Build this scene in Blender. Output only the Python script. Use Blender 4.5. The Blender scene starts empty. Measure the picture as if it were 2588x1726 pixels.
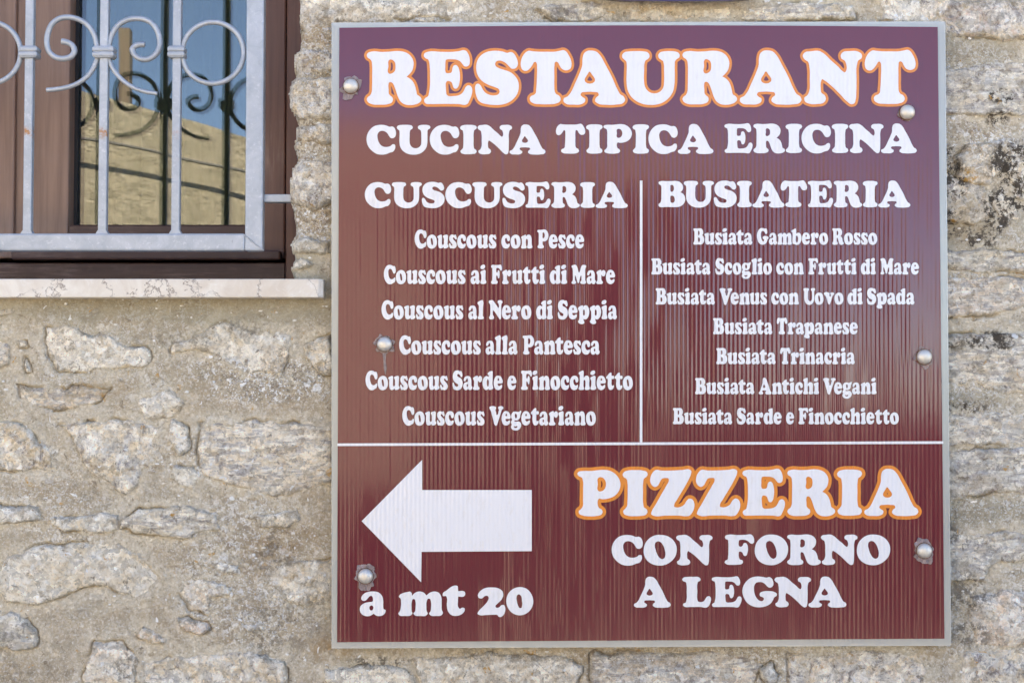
import bpy, bmesh, math, random
import numpy as np
from mathutils import Vector, Matrix
from mathutils.geometry import tessellate_polygon

# ------------------------------------------------------------------ camera
scene = bpy.context.scene
COL = scene.collection
F_PX, CX, CY = 3900.0, 1294.0, 863.0            # focal length and centre in photo pixels
CAM = (0.0, -2.5, 1.5)
PITCH = math.atan(153.0 / F_PX)
cd = bpy.data.cameras.new("camera")
cam = bpy.data.objects.new("camera", cd)
COL.objects.link(cam)
cam.location = CAM
cam.rotation_euler = (math.radians(90) + PITCH, 0, 0)
cd.sensor_width = 36.0
cd.lens = 36.0 * F_PX / 2588.0
cd.clip_start = 0.05
cd.clip_end = 500
scene.camera = cam

# ------------------------------------------------------------------ light
SUN_EL, SUN_AZ = math.radians(50), math.radians(12)      # azimuth from +Y (behind the wall) towards +X
w = bpy.data.worlds.new("World"); scene.world = w; w.use_nodes = True
nt = w.node_tree; nt.nodes.clear()
sky = nt.nodes.new("ShaderNodeTexSky"); sky.sky_type = 'NISHITA'; sky.sun_disc = False
sky.sun_elevation = SUN_EL; sky.sun_rotation = SUN_AZ
sky.air_density = 0.75; sky.dust_density = 0.0; sky.ozone_density = 7.0; sky.altitude = 900
bg = nt.nodes.new("ShaderNodeBackground"); bg.inputs[1].default_value = 0.13
wo = nt.nodes.new("ShaderNodeOutputWorld")
nt.links.new(sky.outputs[0], bg.inputs[0]); nt.links.new(bg.outputs[0], wo.inputs[0])
sl = bpy.data.lights.new("sun", 'SUN'); sl.energy = 5.0; sl.angle = math.radians(0.5); sl.color = (1.0, 0.95, 0.86)
so = bpy.data.objects.new("sun", sl); COL.objects.link(so)
sdir = Vector((math.sin(SUN_AZ) * math.cos(SUN_EL), math.cos(SUN_AZ) * math.cos(SUN_EL), math.sin(SUN_EL)))
so.rotation_euler = sdir.to_track_quat('Z', 'Y').to_euler(); so.location = (0, 6, 9)
vs = scene.view_settings
vs.view_transform = 'Standard'; vs.look = 'None'; vs.gamma = 1; vs.use_curve_mapping = False
vs.exposure = 2.46
vs.use_white_balance = True; vs.white_balance_temperature = 8450; vs.white_balance_tint = 14   # camera balanced for open shade

# ------------------------------------------------------------------ helpers
ct, st_ = math.cos(PITCH), math.sin(PITCH)
def W(px, py, Y=0.0):
    """point of the real plane y=Y that the photo shows at pixel (px, py)"""
    u = (px - CX) / F_PX; v = -(py - CY) / F_PX
    dy = ct - v * st_; dz = st_ + v * ct
    t = (Y - CAM[1]) / dy
    return (CAM[0] + u * t, Y, CAM[2] + dz * t)
def Wn(px, py, Y=0.0):
    px = np.asarray(px, float); py = np.asarray(py, float)
    u = (px - CX) / F_PX; v = -(py - CY) / F_PX
    dy = ct - v * st_; dz = st_ + v * ct
    t = (Y - CAM[1]) / dy
    return CAM[0] + u * t, CAM[2] + dz * t
def P_of(x, z, Y=0.0):
    """inverse of Wn on the plane y=Y"""
    yy = Y - CAM[1]; zz = z - CAM[2]
    a = yy * ct + zz * st_; b = -yy * st_ + zz * ct
    return CX + x / a * F_PX, CY - b / a * F_PX

def tag(o, label=None, cat=None, group=None, kind=None):
    if label: o["label"] = label
    if cat: o["category"] = cat
    if group: o["group"] = group
    if kind: o["kind"] = kind
    return o
def thing(name, loc, label, cat, group=None):
    o = bpy.data.objects.new(name, None); o.empty_display_size = 0.1
    COL.objects.link(o); o.location = loc
    return tag(o, label, cat, group)
def world_loc(o):
    v = Vector((0, 0, 0))
    while o is not None:
        v += o.location; o = o.parent
    return v
def mesh_obj(name, verts, faces, mat, parent=None, smooth=False, col=None, edge=None):
    off = world_loc(parent) if parent else Vector((0, 0, 0))
    me = bpy.data.meshes.new(name)
    va = np.asarray(verts, dtype=np.float64) - np.array(off)
    me.from_pydata(va.tolist(), [], faces if isinstance(faces, list) else faces.tolist())
    if mat: me.materials.append(mat)
    if smooth: me.polygons.foreach_set("use_smooth", [True] * len(me.polygons))
    if col is not None:
        a = me.color_attributes.new("marks", 'FLOAT_COLOR', 'POINT')
        a.data.foreach_set("color", np.asarray(col, dtype=np.float32).ravel())
    if edge is not None:
        a = me.attributes.new('edge', 'FLOAT', 'POINT'); a.data.foreach_set('value', np.asarray(edge, dtype=np.float32).ravel())
    me.update()
    o = bpy.data.objects.new(name, me); COL.objects.link(o)
    if parent: o.parent = parent
    return o
def from_bm(name, bm, mat, parent=None, smooth=False):
    off = world_loc(parent) if parent else Vector((0, 0, 0))
    bmesh.ops.translate(bm, verts=bm.verts, vec=-off)
    me = bpy.data.meshes.new(name); bm.to_mesh(me); bm.free()
    if mat: me.materials.append(mat)
    if smooth: me.polygons.foreach_set("use_smooth", [True] * len(me.polygons))
    o = bpy.data.objects.new(name, me); COL.objects.link(o)
    if parent: o.parent = parent
    return o
def add_box(bm, x0, x1, y0, y1, z0, z1, bev=0.0, seg=1):
    vs_ = [bm.verts.new(p) for p in ((x0,y0,z0),(x1,y0,z0),(x1,y1,z0),(x0,y1,z0),(x0,y0,z1),(x1,y0,z1),(x1,y1,z1),(x0,y1,z1))]
    fs = [bm.faces.new([vs_[i] for i in f]) for f in ((3,2,1,0),(4,5,6,7),(0,1,5,4),(1,2,6,5),(2,3,7,6),(3,0,4,7))]
    if bev > 0:
        es = list({e for f in fs for e in f.edges})
        bmesh.ops.bevel(bm, geom=es, offset=bev, segments=seg, affect='EDGES', profile=0.5)
def box(name, x0, x1, y0, y1, z0, z1, mat, parent=None, bev=0.0, seg=1):
    bm = bmesh.new(); add_box(bm, x0, x1, y0, y1, z0, z1, bev, seg)
    return from_bm(name, bm, mat, parent)
def pbox(name, px0, py0, px1, py1, yf, depth, mat, parent=None, bev=0.0, seg=1):
    """a box whose front face lies on y=yf and fills the given photo rectangle"""
    a = W(px0, py0, yf); b = W(px1, py1, yf)
    return box(name, min(a[0], b[0]), max(a[0], b[0]), yf, yf + depth, min(a[2], b[2]), max(a[2], b[2]), mat, parent, bev, seg)
def add_tube(bm, pts, radii, n=10, flat=1.0, cap=True):
    pts = [Vector(p) for p in pts]; rings = []
    for i, p in enumerate(pts):
        t = (pts[min(i+1, len(pts)-1)] - pts[max(i-1, 0)]).normalized()
        side = Vector((0, 1, 0)); up = t.cross(side)
        if up.length < 1e-4: side = Vector((1, 0, 0)); up = t.cross(side)
        up.normalize(); side = up.cross(t).normalized()
        r = radii[i] if hasattr(radii, '__len__') else radii
        rings.append([bm.verts.new(p + side * (r * flat * math.cos(a)) + up * (r * math.sin(a))) for a in [2*math.pi*k/n for k in range(n)]])
    for a, b in zip(rings, rings[1:]):
        for k in range(n): bm.faces.new((a[k], a[(k+1) % n], b[(k+1) % n], b[k]))
    if cap:
        bm.faces.new(list(reversed(rings[0]))); bm.faces.new(rings[-1])
def spline(pts, corners=(), n=6, closed=True):
    """Catmull-Rom through pts; indices in corners stay sharp"""
    P = [np.array(p, float) for p in pts]; N = len(P); out = []
    rng = range(N) if closed else range(N - 1)
    for i in rng:
        p1, p2 = P[i], P[(i+1) % N]
        p0 = P[(i-1) % N] if (closed or i > 0) else p1
        p3 = P[(i+2) % N] if (closed or i + 2 < N) else p2
        L = np.linalg.norm(p2 - p1)
        def tang(a, b, c):
            la = np.linalg.norm(b - a) + 1e-9; lb = np.linalg.norm(c - b) + 1e-9
            return ((b - a) / la * lb + (c - b) / lb * la) / (la + lb) * L
        m1 = (p2 - p1) if i in corners else tang(p0, p1, p2)
        m2 = (p2 - p1) if ((i+1) % N) in corners else tang(p1, p2, p3)
        for k in range(n):
            t = k / n; t2 = t*t; t3 = t2*t
            out.append((2*t3-3*t2+1)*p1 + (t3-2*t2+t)*m1 + (-2*t3+3*t2)*p2 + (t3-t2)*m2)
    if not closed: out.append(P[-1])
    return np.array(out)

# value noise -----------------------------------------------------------------
def _hash(ix, iy, seed):
    h = (ix.astype(np.int64) * 374761393 + iy.astype(np.int64) * 668265263 + seed * 1274126177) & 0xffffffff
    h = ((h ^ (h >> 13)) * 1274126177) & 0xffffffff
    h = (h ^ (h >> 16)) & 0xffffffff
    return h / 4294967295.0
def vnoise(x, y, seed=0):
    x = np.asarray(x, float); y = np.asarray(y, float)
    ix = np.floor(x); iy = np.floor(y); fx = x - ix; fy = y - iy
    fx = fx*fx*(3-2*fx); fy = fy*fy*(3-2*fy)
    a = _hash(ix, iy, seed); b = _hash(ix+1, iy, seed); c = _hash(ix, iy+1, seed); d = _hash(ix+1, iy+1, seed)
    return (a*(1-fx)+b*fx)*(1-fy) + (c*(1-fx)+d*fx)*fy
def fbm(x, y, seed=0, oct=4, gain=0.5):
    s = 0; a = 1; t = 0
    for k in range(oct):
        s = s + a * vnoise(x * 2**k + 17.3*k, y * 2**k + 9.1*k, seed + k); t += a; a *= gain
    return s / t * 2 - 1                      # about -1..1
def sstep(a, b, x):
    t = np.clip((x - a) / (b - a), 0, 1); return t*t*(3-2*t)

# ------------------------------------------------------------------ material helpers
def new_mat(name):
    m = bpy.data.materials.new(name); m.use_nodes = True
    nt = m.node_tree; nt.nodes.clear()
    out = nt.nodes.new("ShaderNodeOutputMaterial")
    b = nt.nodes.new("ShaderNodeBsdfPrincipled"); nt.links.new(b.outputs[0], out.inputs[0])
    return m, nt, b, out
class NT:
    def __init__(s, nt): s.nt = nt
    def n(s, t, **kw):
        o = s.nt.nodes.new(t)
        for k, v in kw.items(): setattr(o, k, v)
        return o
    def set(s, sock, v):
        if hasattr(v, 'is_output') or isinstance(v, bpy.types.NodeSocket): s.nt.links.new(v, sock)
        else: sock.default_value = v
    def pos(s, scale=(1,1,1), loc=(0,0,0), rot=(0,0,0), src=None):
        if src is None: src = s.n("ShaderNodeNewGeometry").outputs["Position"]
        mp = s.n("ShaderNodeMapping"); s.nt.links.new(src, mp.inputs[0])
        mp.inputs["Location"].default_value = loc; mp.inputs["Scale"].default_value = scale; mp.inputs["Rotation"].default_value = rot
        return mp.outputs[0]
    def noise(s, vec, scale, detail=4, rough=0.55, dist=0.0, color=False):
        o = s.n("ShaderNodeTexNoise"); s.nt.links.new(vec, o.inputs["Vector"])
        o.inputs["Scale"].default_value = scale; o.inputs["Detail"].default_value = detail
        o.inputs["Roughness"].default_value = rough; o.inputs["Distortion"].default_value = dist
        return o.outputs[1 if color else 0]
    def voro(s, vec, scale, feature='F1', out=0, rand=1.0):
        o = s.n("ShaderNodeTexVoronoi", feature=feature); s.nt.links.new(vec, o.inputs["Vector"])
        o.inputs["Scale"].default_value = scale; o.inputs["Randomness"].default_value = rand
        return o.outputs[out]
    def ramp(s, fac, stops, interp='LINEAR'):
        o = s.n("ShaderNodeValToRGB"); s.nt.links.new(fac, o.inputs[0]); cr = o.color_ramp; cr.interpolation = interp
        while len(cr.elements) < len(stops): cr.elements.new(0.5)
        for e, (p, c) in zip(cr.elements, stops):
            e.position = p; e.color = (c, c, c, 1) if not hasattr(c, '__len__') else (*c[:3], 1)
        return o.outputs[0]
    def mix(s, fac, a, b, mode='MIX'):
        o = s.n("ShaderNodeMix", data_type='RGBA', blend_type=mode)
        s.set(o.inputs[0], fac)
        for k, v in ((6, a), (7, b)):
            if isinstance(v, (tuple, list)): v = (*v[:3], 1)
            s.set(o.inputs[k], v)
        return o.outputs[2]
    def math(s, op, a, b=0.0, clamp=False):
        o = s.n("ShaderNodeMath", operation=op, use_clamp=clamp); s.set(o.inputs[0], a); s.set(o.inputs[1], b)
        return o.outputs[0]
    def bump(s, height, dist=0.001, strength=1.0, normal=None):
        o = s.n("ShaderNodeBump"); s.nt.links.new(height, o.inputs["Height"])
        o.inputs["Distance"].default_value = dist; o.inputs["Strength"].default_value = strength
        if normal is not None: s.nt.links.new(normal, o.inputs["Normal"])
        return o.outputs[0]

def rubble_material(name, kind):
    """stone or mortar of the old wall; vertex colour 'marks' = (black lichen, rust, grit, olive tone)"""
    m, nt_, b, out = new_mat(name); q = NT(nt_)
    P = q.pos()
    att = q.n("ShaderNodeVertexColor", layer_name="marks")
    sep = q.n("ShaderNodeSeparateColor"); nt_.links.new(att.outputs[0], sep.inputs[0])
    mB, mR, mG, mD = sep.outputs[0], sep.outputs[1], sep.outputs[2], att.outputs[1]
    edge = q.n('ShaderNodeAttribute', attribute_name='edge').outputs['Fac']      # metres inside the stone's outline
    n_big = q.noise(P, 9, 5, 0.6, 0.4); n_mid = q.noise(P, 38, 6, 0.65, 0.3); n_fine = q.noise(P, 210, 5, 0.7)
    if kind == 'mortar':
        c = q.mix(q.ramp(n_big, [(0.3, 0), (0.7, 1)]), (0.49, 0.38, 0.25), (0.47, 0.395, 0.295))
        c = q.mix(q.ramp(n_mid, [(0.42, 0), (0.66, 1)]), c, (0.60, 0.50, 0.36))
        c = q.mix(q.math('MULTIPLY', q.ramp(q.noise(P, 15, 4, 0.6), [(0.5, 0), (0.72, 1)]), 0.6), c, (0.44, 0.375, 0.27))
    else:
        oi = q.n("ShaderNodeObjectInfo"); base = q.mix(1.0, oi.outputs["Color"], (1.46, 1.36, 1.20), "MULTIPLY")
        off = q.n("ShaderNodeVectorMath", operation='SCALE'); nt_.links.new(oi.outputs["Location"], off.inputs[0])
        pale = q.mix(0.72, base, (0.98, 0.915, 0.78)); dark = q.mix(0.6, base, (0.36, 0.295, 0.235))
        ochre = (0.74, 0.56, 0.33); umber = (0.34, 0.29, 0.265)
        if kind == 'banded':
            Pb = q.pos(scale=(13, 13, 62)); n_b = q.noise(Pb, 1.5, 8, 0.66, 1.1)
            c = q.mix(q.ramp(n_b, [(0.37, 0), (0.42, 0.3), (0.49, 0.4), (0.53, 1)]), umber, pale)
            c = q.mix(q.ramp(q.noise(q.pos(scale=(20, 20, 50), loc=(3, 1, 4)), 2.0, 6, .65, .6), [(0.47, 0), (0.53, 0.75)]), c, base)
            c = q.mix(q.ramp(q.noise(q.pos(loc=(9, 1, 4)), 26, 4, .6, .4), [(0.62, 0), (0.66, 0.7)]), c, umber)
        elif kind == 'blotchy':
            n_b = q.noise(P, 27, 7, 0.7, 1.8)
            c = q.mix(q.ramp(n_b, [(0.40, 0), (0.455, 0.6), (0.56, 1)]), umber, pale)
            c = q.mix(q.ramp(q.noise(q.pos(loc=(4, 4, 1)), 42, 6, 0.7, .7), [(0.50, 0), (0.58, 0.65)]), c, ochre)
            c = q.mix(q.ramp(q.noise(q.pos(loc=(6, 4, 1)), 34, 6, 0.7, .7), [(0.54, 0), (0.6, 0.8)]), c, base)
        else:
            c = q.mix(q.ramp(q.noise(P, 17, 6, .62, 1.0), [(0.40, 0), (0.47, .6), (0.58, 1)]), base, pale)
            c = q.mix(q.ramp(q.noise(q.pos(loc=(1, 4, 8)), 40, 6, .68, .9), [(0.56, 0), (0.61, 0.65)]), c, dark)
            c = q.mix(q.ramp(q.noise(q.pos(loc=(8, 4, 8)), 24, 6, .65, .9), [(0.57, 0), (0.64, 0.55)]), c, ochre)
            c = q.mix(q.ramp(q.noise(q.pos(loc=(2, 4, 5)), 70, 6, .7, .8), [(0.55, 0), (0.61, 0.7)]), c, (0.98, 0.94, 0.84))
        # hairline veins
        ed = q.n("ShaderNodeTexVoronoi", feature='DISTANCE_TO_EDGE')
        wob = q.mix(0.06, q.pos(), q.noise(P, 30, 4, 0.6, color=True)); nt_.links.new(wob, ed.inputs["Vector"]); ed.inputs["Scale"].default_value = 26
        vein = q.math('MULTIPLY', q.ramp(ed.outputs[0], [(0.0, 1), (0.035, 0)]), q.ramp(n_big, [(0.5, 0), (0.62, 0.55)]))
        c = q.mix(vein, c, (0.26, 0.21, 0.165))
    sm = q.noise(q.pos(loc=(2, 9, 3)), 46, 6, 0.68, 0.9)
    if kind == 'mortar':      # lime smeared off the stones
        near = q.ramp(q.math('ADD', q.math('MULTIPLY', edge, 14.0), q.math('ADD', sm, 0.10)), [(0.30, 0), (0.46, 0.8)])
        c = q.mix(near, c, (0.66, 0.57, 0.43))
    else:                     # mortar left on the edges of the stone
        cov = q.ramp(q.math('SUBTRACT', q.math('MULTIPLY', edge, 60.0), q.math('MULTIPLY', q.math('SUBTRACT', sm, 0.50), 4.6)), [(0.0, 1), (0.16, 0)])
        c = q.mix(q.math('MULTIPLY', cov, 0.85), c, q.mix(q.ramp(n_mid, [(0.4, 0), (0.6, 1)]), (0.52, 0.43, 0.31), (0.64, 0.56, 0.44)))
    # grain
    c = q.mix(q.ramp(n_fine, [(0.34, 0.55), (0.46, 0)]), c, (0.36, 0.285, 0.20))
    c = q.mix(q.ramp(n_fine, [(0.53, 0), (0.68, 0.7)]), c, (0.86, 0.82, 0.74))
    # chipped facets, each a little lighter or darker
    wob2 = q.mix(0.035, q.pos(), q.noise(P, 60, 4, 0.6, color=True))
    ch = q.n("ShaderNodeTexVoronoi"); nt_.links.new(wob2, ch.inputs["Vector"]); ch.inputs["Scale"].default_value = 125 if kind != 'mortar' else 190
    hs = q.n("ShaderNodeSeparateColor"); nt_.links.new(ch.outputs[1], hs.inputs[0])
    lum = q.ramp(hs.outputs[0], [(0.0, 0.70), (0.3, 0.94), (0.65, 1.08), (1.0, 1.30)])
    if kind == 'mortar': lum = q.ramp(hs.outputs[0], [(0.0, 0.84), (0.3, 0.96), (0.7, 1.03), (1.0, 1.16)])
    c = q.mix(1.0, c, lum, 'MULTIPLY')
    c = q.mix(q.math('MULTIPLY', q.ramp(hs.outputs[1], [(0.80, 0), (0.86, 1)]), q.math('ADD', q.math('MULTIPLY', mG, 0.8), 0.12)), c, (0.93, 0.91, 0.87))
    c = q.mix(q.math('MULTIPLY', q.ramp(hs.outputs[2], [(0.86, 0), (0.90, 1)]), q.math('ADD', q.math('MULTIPLY', mG, 0.45), 0.14)), c, (0.27, 0.20, 0.14))
    # sand and lime grains
    vcol = q.voro(P, 330, out=1); vd = q.voro(P, 330)
    g = q.math('MULTIPLY', q.ramp(vcol, [(0.55, 0), (0.72, 1)]), q.ramp(vd, [(0.3, 1), (0.5, 0)]))
    gm = q.math('ADD', q.math('MULTIPLY', mG, 1.0), 0.16 if kind == 'mortar' else 0.05, clamp=True)
    c = q.mix(q.math('MULTIPLY', g, gm), c, (0.90, 0.88, 0.84))
    vcol2 = q.voro(q.pos(loc=(3.1, 1.7, 5.5)), 260, out=1)
    gd = q.ramp(vcol2, [(0.70, 0), (0.82, 1)])
    c = q.mix(q.math('MULTIPLY', gd, q.math('ADD', q.math('MULTIPLY', mG, 0.55), 0.06)), c, (0.20, 0.155, 0.11))
    # rust, olive tone, black lichen
    r = q.math('MULTIPLY', mR, q.ramp(q.noise(P, 70, 5, 0.7, 0.5), [(0.36, 0), (0.62, 1)]))
    c = q.mix(q.math('MULTIPLY', r, 0.75), c, (0.36, 0.215, 0.085))
    c = q.mix(q.math('MULTIPLY', mD, 0.6), c, (0.33, 0.295, 0.21))
    l = q.math('MULTIPLY', q.math('MULTIPLY', mB, 1.8), q.ramp(q.math('ADD', q.math('MULTIPLY', q.noise(P, 48, 3, 0.6), .5), q.math('MULTIPLY', q.noise(P, 190, 5, 0.75), .5)), [(0.485, 0), (0.55, 1)]), clamp=True)
    c = q.mix(l, c, q.mix(n_mid, (0.06, 0.05, 0.04), (0.14, 0.11, 0.08)))
    spots = q.math('MULTIPLY', q.ramp(q.noise(q.pos(loc=(7, 3, 2)), 120, 3, 0.6), [(0.70, 0), (0.76, 1)]), 0.8)
    c = q.mix(spots, c, (0.09, 0.07, 0.055))
    wl = q.ramp(q.noise(q.pos(loc=(5, 2, 11)), 62, 2, 0.5, 0.5), [(0.715, 0), (0.735, .9)])
    c = q.mix(wl, c, (0.88, 0.87, 0.84))
    pit = q.ramp(q.noise(q.pos(loc=(15, 2, 1)), 75, 5, 0.7, 0.6), [(0.33, .8), (0.39, 0)])
    c = q.mix(pit, c, (0.24, 0.18, 0.12))
    # orange lichen
    ol = q.math('MULTIPLY', q.ramp(q.noise(q.pos(loc=(1, 8, 4)), 34, 3, 0.6, 0.6), [(0.675, 0), (0.71, 1)]), q.ramp(q.noise(P, 260, 3, 0.6), [(0.4, 0.2), (0.6, 0.9)]))
    c = q.mix(ol, c, (0.60, 0.30, 0.045))
    nt_.links.new(c, b.inputs["Base Color"])
    b.inputs["Roughness"].default_value = 0.92; b.inputs["Specular IOR Level"].default_value = 0.25
    h = q.math('ADD', q.math('MULTIPLY', q.noise(P, 60, 7, 0.72, 0.6), 1.0), q.math('MULTIPLY', n_fine, 0.35))
    if kind == 'banded': h = q.math('ADD', h, q.math('MULTIPLY', q.noise(q.pos(scale=(8, 8, 60)), 1.8, 6, 0.7), 0.7))
    h = q.math('ADD', h, q.math('MULTIPLY', q.math('MULTIPLY', q.ramp(vd, [(0.1, 1), (0.6, 0)]), gm), 0.35))
    h = q.math('ADD', h, q.math('MULTIPLY', hs.outputs[0], 0.30))
    nt_.links.new(q.bump(h, 0.0045 if kind == 'mortar' else 0.007), b.inputs["Normal"])
    return m
M = {}
for k in ('mortar', 'plain', 'banded', 'blotchy'):
    M[k] = rubble_material({'mortar': 'sandy_mortar', 'plain': 'plain_limestone', 'banded': 'banded_limestone', 'blotchy': 'blotchy_limestone'}[k], k)

def simple_mat(name, color, rough=0.6, metal=0.0, spec=0.5, var=0.0, vscale=20, bump=0.0, bscale=200, coat=0.0):
    m, nt_, b, out = new_mat(name); q = NT(nt_); P = q.pos()
    if var > 0:
        d = tuple(max(0, c * (1 - var)) for c in color); l = tuple(min(1, c * (1 + var)) for c in color)
        nt_.links.new(q.mix(q.noise(P, vscale, 6, 0.65, 0.3), d, l), b.inputs["Base Color"])
    else: b.inputs["Base Color"].default_value = (*color, 1)
    b.inputs["Roughness"].default_value = rough; b.inputs["Metallic"].default_value = metal
    b.inputs["Specular IOR Level"].default_value = spec; b.inputs["Coat Weight"].default_value = coat
    if bump > 0: nt_.links.new(q.bump(q.noise(P, bscale, 4, 0.6), bump), b.inputs["Normal"])
    return m
# ================================================================== THE WALL
TRACE = {}
def tr(pts, off, s): return [(off[0] + x / s, off[1] + y / s) for x, y in pts]
LB = ((0, 740), 1.5907); RT = ((2300, 0), 1.816); RB = ((2300, 863), 1.816); BT = ((700, 1560), 1.2452); TP = ((720, 0), 1.2586)
cream, white_, grey, bluish, pink, tan = (0.57,0.50,0.40), (0.64,0.59,0.51), (0.46,0.42,0.35), (0.48,0.465,0.435), (0.55,0.45,0.375), (0.48,0.395,0.29)
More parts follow.
